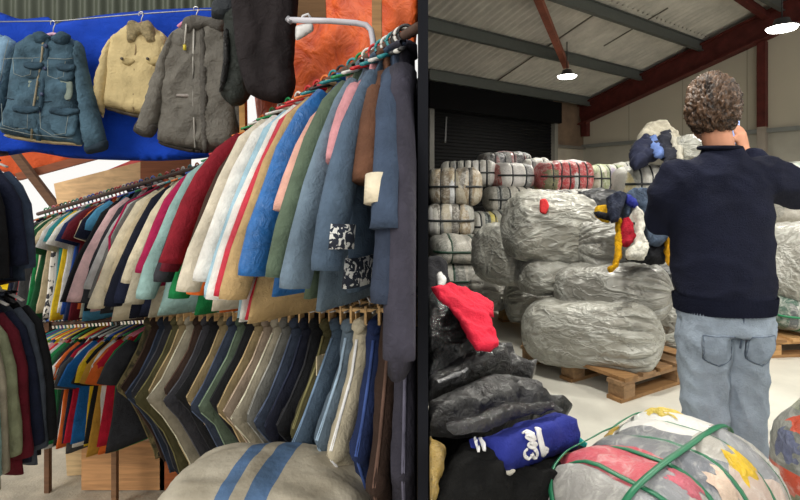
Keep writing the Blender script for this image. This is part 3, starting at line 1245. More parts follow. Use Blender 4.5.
# ---- bale cut by the right edge
t = bale('bale of coloured threads and rags cut by the right edge', Vector((1.66, 1.62, 0)), .6, .72, .60, .5,
         [(120, 124, 118), (90, 98, 110), (150, 150, 130), (206, 84, 58), (110, 112, 106), (84, 96, 130), (140, 146, 120), (60, 66, 72)], 35,
         (), (60, 60, 60), .004, bands=4.0, axis=2, film=.25, amp=.03, p=2.3, name='rag_bale', group=None)
rf = bale_fn(.6, .72, .60, 35, (), p=2.3, amp=.03)
for nm, u0, u1, a0, a1, c_ in (('orange_rag', -.95, -.84, 38, 75, (204, 84, 58)), ('blue_rag', -.96, -.88, 8, 34, (98, 106, 136)), ('grey_rag', -.78, -.3, 70, 150, (84, 92, 104)),
                               ('orange_rag', -.9, -.78, 196, 216, (206, 80, 50)), ('olive_rag', -.97, -.8, 270, 340, (140, 146, 118))):
    fb_patch(nm, u0, u1, a0, a1, c_, surf=rf, parent=t, hh=.60)
for nm_, (sf_, H_, t_) in list(BSURF.items()):
    if t_['label'].startswith('red striped bale'):
        fb_patch('olive_garment', -.97, -.42, 150, 350, (124, 122, 92), .008, 'olive grey garments at the left end', sf_, t_, H_)
        fb_patch('yellow_garment', -.96, -.6, 265, 330, (186, 156, 70), .014, 'yellowish garment low at the left end', sf_, t_, H_)
        fb_patch('white_garment', .12, .28, 170, 300, (206, 208, 206), .008, 'white garment between the red ones', sf_, t_, H_)
        fb_patch('film_top', -.9, .9, 62, 118, (216, 212, 206), .006, 'white film wrapped over the top', sf_, t_, H_)
    if t_['label'].startswith('tan bale with two'):
        fb_patch('white_label', -.2, .0, 170, 260, (214, 216, 218), .010, 'white paper showing under the film', sf_, t_, H_)
# ================================================================== the man with the phone
PX, PY = 1.486, 2.32
man = thing('person', 'man seen from behind in navy sweater and pale jeans holding up a phone', 'person', (PX, PY, 0))
skin = fabric((196, 140, 112), .55, .1, 8.0, .05, 40.0)
navy = fabric((27, 30, 47), .95, .22, 10.0, .5, 120.0, .15)
jean = fabric((144, 156, 170), .9, .2, 9.0, .35, 60.0, .2)


def ell(cx, cy, cz, rx, ry, rz, n=20, m=14):
    V, Fa = [], []
    for i in range(m + 1):
        ph = PI * i / m
        for j in range(n):
            th = 2 * PI * j / n
            V.append(Vector((cx + rx * math.sin(ph) * math.cos(th), cy + ry * math.sin(ph) * math.sin(th), cz + rz * math.cos(ph))))
    for i in range(m):
        for j in range(n):
            Fa.append((i * n + j, (i + 1) * n + j, (i + 1) * n + (j + 1) % n, i * n + (j + 1) % n))
    bm = bmesh.new()
    bv = [bm.verts.new(p) for p in V]
    for f in Fa:
        try:
            bm.faces.new([bv[i] for i in f])
        except ValueError:
            pass
    bmesh.ops.remove_doubles(bm, verts=bm.verts, dist=1e-5)
    bm.verts.index_update()
    r = ([v.co.copy() for v in bm.verts], [tuple(v.index for v in f.verts) for f in bm.faces])
    bm.free()
    return r


SHR, ELR, WRR = Vector((.185, 0, 1.345)), Vector((.44, .10, 1.225)), Vector((.345, .335, 1.46))
SHL, ELL_, WRL = Vector((-.18, 0, 1.335)), Vector((-.235, .09, 1.10)), Vector((.10, .36, 1.36))
HANDR = Vector((.338, .35, 1.525))
PHONE = Vector((.318, .372, 1.565))


def hand(wr, palm, up, side, curl):
    """palm blob, four bent fingers of unequal length and a thumb leaving the side of the palm"""
    parts = [tube([wr, wr.lerp(palm, .5), palm + up * .02], [.026, .034, .036], [.022, .018, .016], ref=side, n=10)]
    for i, L in enumerate((.066, .076, .072, .056)):
        b0 = palm + side * (.027 - .018 * i) + up * .028
        p1 = b0 + up * L * .45 + curl * .010
        p2 = p1 + up * L * .25 + curl * L * .28
        p3 = p2 + curl * L * .30 + up * .004
        parts.append(tube([b0 - up * .02, b0, p1, p2, p3], [.009, .0095, .009, .008, .006], n=8))
    tb = palm + side * .032 - up * .02
    parts.append(tube([tb - side * .014, tb + side * .012 + up * .012, tb + side * .02 + up * .034 + curl * .01, tb + side * .016 + up * .056 + curl * .02], [.012, .0115, .010, .007], n=8))
    return parts


hd = Vector((-.022, .03, 1.615))
parts = [ell(hd.x, hd.y, hd.z + .01, .083, .102, .118),
         ell(hd.x, hd.y + .04, hd.z - .06, .06, .065, .07),
         tube([(0, .0, 1.36), (0, .005, 1.44), (hd.x, .015, 1.56)], [.075, .064, .066], n=16),
         sections([(.01, 0, .80, .16, .10), (.01, 0, .95, .155, .10), (.01, 0, 1.1, .165, .105), (.005, 0, 1.28, .175, .10), (0, 0, 1.36, .13, .08), (0, 0, 1.40, .06, .06)], 24),
         tube([SHR, ELR, WRR], [.055, .043, .027], n=12), tube([SHL, ELL_, WRL], [.055, .043, .027], n=12),
         tube([(-.09, 0, .84), (-.10, .0, .46), (-.105, .0, .07)], [.085, .058, .04], n=14),
         tube([(.10, 0, .84), (.11, .0, .46), (.115, .0, .07)], [.085, .058, .04], n=14),
         ell(-.105, .05, .045, .042, .11, .04), ell(.115, .05, .045, .042, .11, .04),
         ell(hd.x - .085, hd.y + .012, hd.z - .012, .012, .022, .034), ell(hd.x + .085, hd.y + .012, hd.z - .012, .012, .022, .034),
         tube([(hd.x, hd.y + .098, hd.z + .015), (hd.x, hd.y + .118, hd.z - .02), (hd.x, hd.y + .10, hd.z - .034)], [.008, .014, .012], n=8)]
parts += hand(WRR, HANDR, Vector((-.12, .12, 1)).normalized(), Vector((-1, -.1, 0)).normalized(), Vector((-.5, .2, .1)).normalized())
parts += hand(WRL, WRL + Vector((.05, .0, .055)), Vector((.6, 0, .8)).normalized(), Vector((0, -.4, 1)).normalized(), Vector((.2, .6, 0)).normalized())
body = remesh('body', parts, .0075, skin, man, 5)
for s in (-1, 1):
    mk('eye', ell(hd.x + s * .032, hd.y + .096, hd.z + .012, .012, .009, .009, 10, 8), plain((225, 222, 216), .3), man)
mk('mouth', tube([(hd.x - .024, hd.y + .098, hd.z - .068), (hd.x, hd.y + .107, hd.z - .066), (hd.x + .024, hd.y + .098, hd.z - .068)], [.003, .006, .003], n=8), fabric((150, 84, 76)), man)

# sweater: torso and sleeves in one skin, then folds
sw = [sections([(.016, 0, .695, .198, .14), (.016, 0, .72, .207, .145), (.016, 0, .775, .215, .152), (.014, 0, .82, .222, .155), (.008, 0, .92, .22, .15), (.004, 0, 1.05, .222, .145),
                (.0, 0, 1.17, .226, .14), (-.002, 0, 1.27, .222, .13), (-.002, 0, 1.335, .195, .112), (-.002, 0, 1.385, .145, .092), (-.002, .0, 1.42, .088, .078), (-.002, .004, 1.445, .076, .07)], 36, p=2.3),
      tube([SHR + Vector((-.06, 0, -.035)), SHR + Vector((.0, 0, -.045)), SHR.lerp(ELR, .5) + Vector((0, 0, -.01)), ELR, ELR.lerp(WRR, .45), WRR + (ELR - WRR).normalized() * .03],
           [.10, .105, .100, .082, .064, .046], n=18),
      tube([SHL + Vector((.06, 0, -.03)), SHL + Vector((-.01, 0, -.04)), SHL.lerp(ELL_, .5) + Vector((-.012, 0, 0)), ELL_, ELL_.lerp(WRL, .5), WRL + (ELL_ - WRL).normalized() * .03],
           [.098, .102, .092, .078, .062, .046], n=18)]
sweater = remesh('sweater', sw, .011, navy, man, 8)


def sw_mask(c):
    return max(.25, min(1, abs(c.z - 1.05) * 3.0)) * (0.2 if c.z < .77 else 1)


wrinkle(sweater, .020, (4.0, 4.0, 8), 3.0, sw_mask)
# ribbed hem, collar and cuff
V, Fa = [], []
nn = 84
for i, (z, k) in enumerate(((.690, .99), (.70, 1.0), (.745, 1.03), (.765, 1.035))):
    for j in range(nn * 2):
        th = 2 * PI * j / (nn * 2)
        rb = .006 if j % 2 else -.002
        V.append(Vector((.016 + (.208 * k + rb) * sgnpow(math.cos(th), .87), (.147 * k + rb) * sgnpow(math.sin(th), .87), z)))
for i in range(3):
    for j in range(nn * 2):
        Fa.append((i * nn * 2 + j, i * nn * 2 + (j + 1) % (nn * 2), (i + 1) * nn * 2 + (j + 1) % (nn * 2), (i + 1) * nn * 2 + j))
mk('ribbed_hem', (V, Fa), fabric((23, 26, 42), .95, .2, 10.0, .4, 90.0, .15), man)
ring = [Vector((.0 + .079 * math.cos(a), .004 + .074 * math.sin(a), 1.445 + .006 * math.sin(a))) for a in [2 * PI * k / 32 for k in range(33)]]
mk('ribbed_collar', tube(ring, [.011] * 33, [.017] * 33, ref=(0, 0, 1), n=8, cap=False), fabric((20, 22, 36), .95, .3, 60.0, .5, 120.0, .15), man)
# shirt tail shadow under the sweater
0 and mk('shirt_hem', sections([(.016, 0, .672, .188, .135), (.016, 0, .71, .19, .137)], 36, p=2.3), fabric((36, 38, 44)), man)

# jeans
jp = [sections([(.016, 0, .60, .192, .135), (.016, 0, .70, .188, .135), (.016, 0, .78, .18, .125)], 30, p=2.3),
      tube([(-.078, 0, .70), (-.082, -.005, .56), (-.078, -.0, .40), (-.072, .0, .20), (-.068, .0, .035)], [.112, .108, .098, .092, .092], [.125, .12, .105, .1, .102], ref=(1, 0, 0), n=20),
      tube([(.112, 0, .70), (.112, -.005, .56), (.112, .01, .40), (.112, .015, .20), (.116, .015, .025)], [.110, .106, .096, .09, .088], [.125, .12, .105, .1, .1], ref=(1, 0, 0), n=20)]
jeans = remesh('jeans', jp, .009, jean, man, 6)
wrinkle(jeans, .013, (8, 8, 6), 9.0, lambda c: 1.0 if c.z < .66 else .4)
mk('centre_seam', tube([(.016, -.136, .70), (.016, -.128, .62), (.016, -.112, .55)], .004, n=6), fabric((88, 100, 118)), man)
bpy.context.view_layer.update()
for s in (-1, 1):
    cx = .016 + s * .097
    ol = [(cx - .062, .605), (cx + .062, .605), (cx + .062, .50), (cx, .472), (cx - .062, .50)]
    v, f = puffy(ol, .004, .010, R=.006, wr=.0004, seed=s + 3.0)
    q_ = []
    for p in v:
        ok, loc, nrm, _i = jeans.ray_cast(Vector((p.x, -1, p.z)), Vector((0, 1, 0)))
        q_.append(Vector((p.x, (loc.y if ok else -.12) + p.y - .0015, p.z)))
    mk('back_pocket', (q_, f), fabric((134, 146, 160), .9, .2, 9.0, .35, 60.0), man)
    line = []
    for k in range(len(ol)):
        a_, b_ = Vector(ol[k]), Vector(ol[(k + 1) % len(ol)])
        line += [a_.lerp(b_, m_ / 8) for m_ in range(8)]
    line.append(line[0])
    W = []
    for p in line:
        ok, loc, nrm, _i = jeans.ray_cast(Vector((p.x, -1, p.y)), Vector((0, 1, 0)))
        if ok:
            W.append(loc + Vector((0, -.003, 0)))
    mk('pocket_stitching', tube(W, .0022, n=6), fabric((96, 108, 124)), man)
for s in (-.072, .116):
    t_ = mk('shoe', ell(s, .05, .04, .05, .14, .045), fabric((28, 30, 34), .6), man)
# hair: short curly mop
bm = bmesh.new()
bmesh.ops.create_icosphere(bm, subdivisions=6, radius=1)
hc = Vector((hd.x - .006, hd.y - .008, hd.z + .022))
for v in bm.verts:
    d = v.co.copy()
    sx, sy, sz = .099, .118, .150
    q = Vector((d.x * sx, d.y * sy, d.z * sz))
    w1 = noise.noise(Vector((d.x * 4.5 + 3, d.y * 4.5, d.z * 3.2)))
    sw_ = Vector((d.x * 4.2 + 2.5 * w1, d.y * 4.2 + 2 * w1, d.z * 3.0 + 3 * w1))
    w2 = 1 - 2.2 * abs(noise.noise(sw_))
    w3 = 1 - 2.2 * abs(noise.noise(sw_ * 2.3))
    k = 1.0
    if d.y > .2:        # the face side is cut back to the brow
        k = 1 - .35 * min(1, (d.y - .2) / .4) * (1 if d.z < .45 else .3)
    if d.z < -.5:
        k *= 1 - .16 * min(1, (-.5 - d.z) / .5)
    q = q * k * (1 + .05 * w1) + d * (.017 * w2 + .007 * w3)
    if q.z < -.118:
        q.z = -.118 + (q.z + .118) * .55
    v.co = hc + q
V = [v.co.copy() for v in bm.verts]
bm.verts.index_update()
Fa = [tuple(v.index for v in f.verts) for f in bm.faces]
bm.free()
m, nt, b = _base('hair')
tc = N(nt, 'ShaderNodeTexCoord')
n1 = N(nt, 'ShaderNodeTexNoise', Scale=15.0, Detail=5.0, Distortion=3.5)
mp = N(nt, 'ShaderNodeMapping')
mp.inputs['Scale'].default_value = (1.3, 1.3, .6)
nt.links.new(tc.outputs['Object'], mp.inputs['Vector'])
nt.links.new(mp.outputs['Vector'], n1.inputs['Vector'])
rp = N(nt, 'ShaderNodeValToRGB')
rp.color_ramp.elements[0].position = .36
rp.color_ramp.elements[0].color = C(34, 24, 19)
rp.color_ramp.elements[1].position = .68
rp.color_ramp.elements[1].color = C(106, 79, 58)
nt.links.new(n1.outputs['Fac'], rp.inputs['Fac'])
nt.links.new(rp.outputs['Color'], b.inputs['Base Color'])
bp = N(nt, 'ShaderNodeBump', Strength=.7, Distance=.01)
nt.links.new(n1.outputs['Fac'], bp.inputs['Height'])
nt.links.new(bp.outputs['Normal'], b.inputs['Normal'])
b.inputs['Roughness'].default_value = .5
mk('hair', (V, Fa), m, man)

# the phone is held: a thing of its own
ph = thing('mobile_phone', 'mobile phone with bright screen held up by the man in the navy sweater', 'phone', (PX + PHONE.x, PY + PHONE.y, PHONE.z - .07), .5)
mk('phone_case', beam((0, 0, 0), (0, 0, .15), .074, .009, (0, 1, 0)), plain((30, 32, 40), .3), ph, smooth=False)
ms, nts, bs = _base('screen')
bs.inputs['Base Color'].default_value = C(150, 170, 220)
bs.inputs['Emission Color'].default_value = C(170, 190, 240)
bs.inputs['Emission Strength'].default_value = .8
mk('screen', beam((0, -.0052, .006), (0, -.0052, .144), .066, .002, (0, 1, 0)), ms, ph, smooth=False)
# ================================================================== clothes heaped at the lower left of the warehouse
HP = Pln((440, 285, 2.05), (428, 500, 1.32), (578, 410, 1.85))
HB = 'clothes heaped in the warehouse foreground'


def px_of(scale, ox, oy, pts):
    return [(ox + x / scale, oy + y / scale) for x, y in pts]


def cloth(name, label, cat, outline, plane, thick, mat, off=0.0, res=.014, wr=.008, fr=(14, 14), seed=1.0, group=None, rough_edge=.008, R=None, parent=None, back=.4, kind=None, warp2=None):
    vf = plane.sheet(outline, thick, res, off, wr=wr, fr=fr, seed=seed, rough_edge=rough_edge, R=R, back=back, warp2=warp2)
    if plane is HP:
        vf = ([keep_right(p) for p in vf[0]], vf[1])
    if parent is not None:
        return mk(name, vf, mat, parent, world=True)
    o = mk(name, vf, mat, center=True)
    tag(o, label, cat, group, kind)
    return o


def shiny(rgb, rough=.32, bump=.6, bs=22.0):
    return fabric(rgb, rough * .85, .35, 7.0, bump, bs, .9)


blackp = shiny((26, 26, 28))
# the mound the jackets lie on
vm = []
mound = ell(.34, 1.98, .18, .25, .5, .40, 28, 18)
mound = ([keep_right(Vector((p.x, p.y, max(0.0, p.z)))) for p in mound[0]], mound[1])
mo = mk('clothes_mound', mound, fabric((24, 24, 26)), center=True)
tag(mo, 'dark mound of unsorted clothes under the black jackets', 'clothes', kind='stuff')

o = cloth('garment_bundle', 'black bundle with white lining at the left end of the heap above the puffer jacket', 'jacket',
          [(420, 262), (434, 258), (446, 268), (449, 290), (440, 302), (420, 306)], HP, .10, fabric((24, 24, 30)), -.10, seed=3.0, wr=.012)
cloth('lining', None, None, [(436, 275), (441, 272), (446, 280), (444, 287), (438, 286)], HP, .02, fabric((216, 214, 212)), -.01, res=.008, wr=.004, seed=4.0, parent=o)
o = cloth('puffer_jacket', 'shiny black puffer jacket at the upper left of the heap under the red top', 'jacket',
          [(418, 306), (432, 296), (450, 302), (466, 318), (480, 336), (488, 352), (484, 368), (468, 380), (445, 392), (418, 400)], HP, .20, shiny((24, 24, 26), .3, .9, 14.0), -.02, seed=5.0, wr=.034, fr=(9, 11), R=.16)
o = cloth('knitted_pullover', 'bright red knitted top lying over the black puffer jacket', 'clothes',
          [(433, 288), (450, 283), (464, 288), (479, 293), (491, 301), (495, 319), (488, 316), (493, 327), (500, 342), (497, 349), (478, 352), (469, 340), (459, 322), (448, 307), (437, 298)], HP, .02, fabric((226, 38, 66), .8, .2, 9.0, .4, 50.0), .17, res=.010, seed=6.0, wr=.008, fr=(9, 16), R=.015, rough_edge=.012)
c7 = lambda pts: px_of(3.363, 428, 345, pts)
o = cloth('rain_jacket', 'crumpled black rain jacket with pale reflective piping in the middle of the heap', 'jacket',
          c7([(-30, 125), (0, 112), (80, 52), (150, 25), (215, 5), (250, 25), (280, 62), (320, 68), (352, 92), (348, 122), (330, 140), (262, 116), (180, 116), (90, 165), (0, 195), (-30, 200)]), HP, .13, shiny((30, 30, 32), .34, .8, 16.0), .03, seed=7.0, wr=.032, fr=(10, 14), R=.10)
cloth('reflective_piping', None, None, c7([(30, 118), (80, 100), (130, 72), (136, 82), (88, 114), (36, 130)]), HP, .02, shiny((150, 150, 152), .3), .115, res=.008, wr=.004, seed=8.0, parent=o)
tag(bpy.data.objects['reflective_piping'], 'pale grey reflective piping')
o = cloth('long_coat', 'large black coat spread across the heap with glossy lower edge', 'coat',
          c7([(-30, 205), (0, 188), (60, 165), (110, 140), (200, 108), (300, 122), (380, 168), (430, 190), (474, 216), (462, 242), (400, 246), (300, 270), (200, 303), (80, 312), (0, 305), (-30, 300)]), HP, .12, shiny((27, 27, 28), .5, .7, 18.0), .09, seed=9.0, wr=.024, fr=(9, 16), R=.10)
o = cloth('coat_lapel', None, None, c7([(60, 270), (150, 240), (240, 200), (330, 190), (420, 195), (455, 216), (380, 232), (290, 250), (200, 285), (90, 300)]), HP, .045, shiny((40, 40, 42), .26, .9, 20.0), .20, res=.014, wr=.012, fr=(12, 18), seed=10.0, parent=o)
tag(o, 'glossy black quilted edge')
cloth('gold_top', 'crumpled gold metallic top at the lower left corner beside the partition', 'clothes',
      c7([(-30, 315), (0, 318), (48, 342), (62, 372), (46, 425), (30, 500), (10, 570), (-30, 570)]), HP, .08, fabric((190, 158, 84), .3, .4, 16.0, .9, 24.0, .8), .10, res=.012, seed=11.0, wr=.014, fr=(18, 18))
cloth('black_sweatshirt', 'soft black sweatshirt lowest in the heap below the blue varsity jacket', 'clothes',
      c7([(28, 500), (50, 420), (85, 365), (122, 330), (152, 340), (195, 372), (225, 420), (300, 405), (380, 385), (450, 360), (500, 340), (505, 380), (430, 480), (400, 570), (20, 570)]), HP, .14, fabric((27, 27, 27), .95, .3, 9.0, .6, 30.0, .1), .07, seed=12.0, wr=.030, fr=(9, 12), R=.12)
cloth('teal_cloth', 'small teal cloth peeping out between blue jacket and strapped bale', 'clothes',
      c7([(480, 305), (505, 318), (536, 326), (528, 345), (500, 352), (480, 340)]), HP, .05, fabric((30, 160, 156)), .06, res=.012, seed=13.0)
va = cloth('varsity_jacket', 'royal blue varsity jacket with white script lettering lying on the heap', 'jacket',
           c7([(139, 318), (190, 312), (240, 290), (290, 272), (345, 252), (400, 240), (445, 250), (475, 275), (494, 312), (502, 345), (470, 360), (425, 372), (370, 396), (300, 414), (222, 428), (206, 400), (190, 370), (170, 348), (145, 345)]), HP, .13, fabric((38, 48, 134), .85, .22, 8.0, .35, 40.0, .3), .13, res=.016, seed=14.0, wr=.013, fr=(7, 9), R=.10)
for k in range(2):
    x = 152 + 20 * k
    cloth('cuff_stripe', None, None, c7([(x, 313), (x + 9, 311), (x + 19, 345), (x + 20, 358), (x + 11, 355), (x + 5, 335)]), HP, .016, fabric((226, 226, 228)), .17, res=.006, seed=15.0 + k, parent=va)
cloth('hem_lining', None, None, c7([(214, 432), (250, 420), (305, 412), (285, 440), (250, 452), (232, 446)]), HP, .04, fabric((216, 210, 196)), .12, res=.01, seed=17.0, parent=va)

# white script letters sewn on: thick lines following the jacket
wm = fabric((230, 228, 226), .8, .08, 20.0, .3, 80.0)
z1 = lambda pts: px_of(6.154, 470, 416, pts)
off_l = .245


def stitch(name, pts, r, parent, off=off_l, mat=wm):
    fine = []
    pp = z1(pts)
    for i in range(len(pp) - 1):
        p0, p1, p2, p3 = (Vector(pp[max(0, min(len(pp) - 1, i + k))]) for k in (-1, 0, 1, 2))
        for j in range(5):
            s = j / 5
            q = .5 * ((2 * p1) + (p2 - p0) * s + (2 * p0 - 5 * p1 + 4 * p2 - p3) * s * s + (3 * p1 - p0 - 3 * p2 + p3) * s ** 3)
            fine.append(q)
    fine.append(Vector(pp[-1]))
    W = []
    dg = bpy.context.evaluated_depsgraph_get()
    eye = Vector((0, 0, CZ))
    for q in fine:
        d = (P(q.x, q.y, 1.0) - eye).normalized()
        o = va
        ok, loc, nrm, idx = o.ray_cast(eye - o.location, d)
        if ok:
            W.append(loc + o.location - d * .003)
    if len(W) < 3:
        return
    return mk(name, tube(W, [r] * len(W), [r * .55] * len(W), ref=HP.n.cross(Vector((0, 0, 1))), n=8), mat, parent, world=True)


bpy.context.view_layer.update()
stitch('letter', [(352, 205), (336, 222), (340, 248), (360, 260), (378, 250), (382, 236), (392, 254), (410, 252), (414, 228), (404, 208), (396, 218)], .0058, va)
stitch('letter', [(404, 196), (372, 190), (360, 178), (370, 166), (390, 170), (402, 184), (408, 172), (380, 158)], .0055, va)
stitch('letter', [(392, 154), (362, 140), (346, 128), (360, 118), (386, 128), (402, 146), (390, 118), (362, 104), (340, 108)], .0055, va)
stitch('letter', [(396, 112), (366, 98), (346, 92), (322, 106)], .0055, va)
stitch('letter_swash', [(418, 78), (424, 110), (434, 150), (446, 196), (456, 236)], .011, va)
stitch('letter_swash', [(456, 236), (466, 220), (474, 208), (446, 196)], .007, va)

# ================================================================== garments thrown over the sacks left of the man
DP = Pln((596, 205, 3.42), (672, 205, 3.42), (630, 290, 3.10))
c4 = lambda pts: px_of(3.575, 580, 170, pts)
DG = 'garments thrown over the grey sacks'


def drape(name, label, pts, rgb, off, seed, thick=.03, wr=.013, mat=None, cat='clothes'):
    return cloth(name, label, cat, c4(pts), DP, thick, mat or fabric(rgb, .85, .4, 14.0, .8, 40.0), off, res=.012, wr=wr, fr=(30, 8), seed=seed, group=DG, R=.02, rough_edge=.012)


drape('cotton_jacket', 'grey green jacket hanging furthest back on the draped heap beside the man', [(190, 72), (235, 74), (290, 130), (335, 225), (318, 250), (280, 200), (220, 110)], (128, 128, 112), -.02, 21.0)
drape('track_pants', 'black trousers hanging lowest on the draped heap above the knotted sack', [(225, 225), (320, 215), (338, 300), (300, 335), (250, 335), (165, 322), (180, 290)], (30, 31, 36), .0, 22.0, .10)
drape('fleece_top', 'slate blue jacket spread over the top of the draped heap', [(140, 112), (178, 75), (230, 80), (270, 120), (296, 185), (282, 235), (252, 282), (228, 235), (218, 155), (190, 138), (172, 180), (150, 172)], (70, 84, 104), .05, 23.0, .10)
drape('wool_sock', 'yellow cloth strip at the right of the draped heap against the man', [(300, 250), (322, 238), (328, 340), (306, 332)], (222, 160, 22), .07, 24.0, .04)
drape('bright_shirt', 'yellow shirt sticking out at the left of the draped heap', [(50, 142), (74, 130), (108, 138), (106, 186), (84, 184), (60, 172)], (236, 178, 26), .05, 25.0, .06)
drape('dark_sleeve', 'black sleeve crossing the yellow shirt on the draped heap', [(52, 150), (80, 152), (106, 166), (110, 184), (86, 176), (54, 166)], (32, 33, 40), .10, 26.0, .04)
drape('hooded_sweatshirt', 'long yellow top hanging down at the left front of the draped heap', [(128, 180), (146, 178), (152, 240), (146, 320), (136, 345), (106, 370), (99, 352), (116, 335), (122, 300)], (232, 168, 16), .08, 27.0, .05)
drape('cotton_shirt', 'red shirt hanging between yellow and white tops on the draped heap', [(144, 180), (168, 172), (188, 212), (196, 250), (166, 276), (146, 262)], (176, 24, 46), .10, 28.0, .06)
drape('linen_shirt', 'white shirt hanging in the middle of the draped heap', [(180, 130), (212, 148), (232, 190), (224, 232), (246, 275), (224, 320), (170, 318), (160, 288), (190, 262), (196, 200)], (222, 218, 206), .11, 29.0, .06)
drape('navy_jumper', 'navy jumper lying over the top left of the draped heap', [(93, 100), (128, 84), (160, 90), (158, 120), (138, 178), (112, 192), (98, 150)], (42, 48, 66), .13, 30.0, .07)
drape('silk_scarf', 'royal blue cloth on the crest of the draped heap', [(153, 92), (184, 94), (206, 130), (192, 136), (168, 120)], (46, 56, 150), .14, 31.0, .04)
drape('dark_jacket', 'dark jacket hanging beside the man at the right of the draped heap', [(248, 190), (292, 176), (318, 222), (300, 262), (262, 276), (240, 236)], (72, 86, 106), .10, 32.0, .06)

# heap on top of the far bale
UP = Pln((632, 150, 5.1), (690, 150, 5.1), (655, 172, 4.85))
ug = 'garments heaped on the grey white bale'


def upper(name, label, pts, rgb, off, seed, thick=.10):
    return cloth(name, label, 'clothes', pts, UP, thick, fabric(rgb, .85, .25, 10.0, .4, 36.0), off, res=.02, wr=.035, fr=(9, 9), seed=seed, group=ug, R=.06, rough_edge=.03)


upper('beige_jumper', 'beige jumper on top of the heap lying on the far bale', [(636, 140), (644, 129), (656, 126), (668, 130), (676, 140), (684, 152), (676, 158), (660, 150), (646, 146)], (170, 164, 148), .0, 41.0, .16)
upper('navy_trousers', 'navy trousers at the left of the heap lying on the far bale', [(629, 154), (634, 144), (644, 138), (656, 144), (660, 156), (648, 164), (636, 169), (630, 164)], (34, 38, 58), .05, 42.0, .14)
upper('blue_shirt', 'pale blue striped shirt in the middle of the heap lying on the far bale', [(648, 139), (656, 137), (662, 148), (664, 157), (657, 159), (650, 150)], (98, 122, 178), .13, 43.0, .05)
upper('dark_trousers', 'black trousers at the right of the heap lying on the far bale', [(656, 136), (668, 134), (678, 148), (680, 162), (664, 164), (660, 150)], (40, 42, 52), .10, 44.0, .08)
upper('pale_vest', 'light grey vest hanging at the right end of the heap on the far bale', [(668, 134), (674, 138), (684, 154), (680, 162), (674, 152)], (186, 182, 168), .15, 45.0, .05)
# ================================================================== market stall (left)
GZ = -1.0
gl = [Vector((-9, -6, GZ)), Vector((.045, -6, GZ)), Vector((.045, 1.3, GZ)), Vector((.35, 9, GZ)), Vector((-9, 9, GZ))]
S('ground', (gl + [p - Z * .1 for p in gl], [(0, 1, 2, 3, 4), (9, 8, 7, 6, 5)] + [(i, (i + 1) % 5, 5 + (i + 1) % 5, 5 + i) for i in range(5)]), concrete((176, 166, 148), scale=4.0, var=.3, rough=.9, bump=.3))
dark = wood((58, 48, 40), 2.0)
# dark boarded backdrop added for the dark interior behind the jackets and trousers, and stall roof
bw = [Vector((-1.75, 4.35, 0)), Vector((-.62, 3.45, 0)), Vector((.125, 2.75, 0))]
v = []
for p in bw:
    v += [p + Z * GZ, p + Z * 1.42, p + Vector((.03, .05, 1.42)), p + Vector((.03, .05, GZ))]
fa = []
for i in range(2):
    for j in range(4):
        fa.append((i * 4 + j, i * 4 + (j + 1) % 4, (i + 1) * 4 + (j + 1) % 4, (i + 1) * 4 + j))
S('wall_stall_backdrop', (v, fa), dark)
V, Fa = [], []
k = 0
n = 300
for i in range(n + 1):
    x = -3.6 + 2.62 * i / n
    V += [Vector((x, 3.16 + .012 * math.cos(i * 2 * PI / 10), 1.5)), Vector((x, 3.16 + .012 * math.cos(i * 2 * PI / 10), 2.75))]
for i in range(n):
    Fa.append((2 * i, 2 * i + 1, 2 * i + 3, 2 * i + 2))
S('wall_corrugated', (V, Fa), plain((74, 80, 66), .5, .2), smooth=True)


def plank(name, label, cat, a, b, w_, h_, mat, up=(0, 0, 1), group=None, structure=False):
    o = mk(name, beam(a, b, w_, h_, up), mat, smooth=False, center=True)
    if structure:
        o['kind'] = 'structure'
    else:
        tag(o, label, cat, group)
    return o


tan_w = wood((244, 196, 146), 1.5)
brown_w = wood((112, 78, 54))
# far structure: post, fascia board, brace, beams, orange cover
plank('timber_post', 'brown upright timber post behind the upper shirt rail', 'post', P(53, 435, 4.6), P(53, 150, 4.6), .07, .08, brown_w)
plank('fascia_board', 'light tan board running along behind the upper shirt rail', 'board', P(57, 194, 4.5), P(150, 171, 4.3), .03, .19, tan_w)
plank('diagonal_brace', 'brown diagonal timber brace at the upper left under the orange cover', 'beam', P(14, 152, 4.7), P(56, 207, 4.7), .05, .07, brown_w)
plank('timber_beam', 'brown timber beam under the orange cover at the upper left', 'beam', P(18, 177, 4.8), P(110, 152, 4.8), .05, .07, wood((150, 86, 56)))
plank('painted_beam', 'pinkish red painted beam above the tan board', 'beam', P(84, 186, 4.9), P(152, 158, 4.9), .05, .1, fabric((196, 84, 84), .7))
plank('red_post', 'red upright post between the tan board and the blue sheet', 'post', P(91, 415, 5.0), P(91, 158, 5.0), .05, .07, fabric((176, 60, 58), .7))
plank('wall_panel', 'reddish brown wooden panel below the blue sheet beside the tan board', 'panel', P(166, 196, 4.25), P(166, 148, 4.25), .42, .03, wood((176, 108, 74)), (0, 1, 0))
plank('dark_post', 'dark timber post beside the reddish brown panel', 'post', P(154, 196, 4.2), P(154, 150, 4.2), .07, .07, wood((84, 58, 44)))


def hangsheet(name, label, cat, pts, Y, rgb, wr=.03, fr=(3, 1.2), thick=.012, seed=1.0, pl=None, mat=None, res=.035):
    vf = (pl or frontal(Y)).sheet(pts, thick, res, 0, wr=wr, fr=fr, seed=seed, R=.05)
    o = mk(name, vf, mat or fabric(rgb, .8, .18, 5.0, .35, 16.0), center=True)
    return tag(o, label, cat)


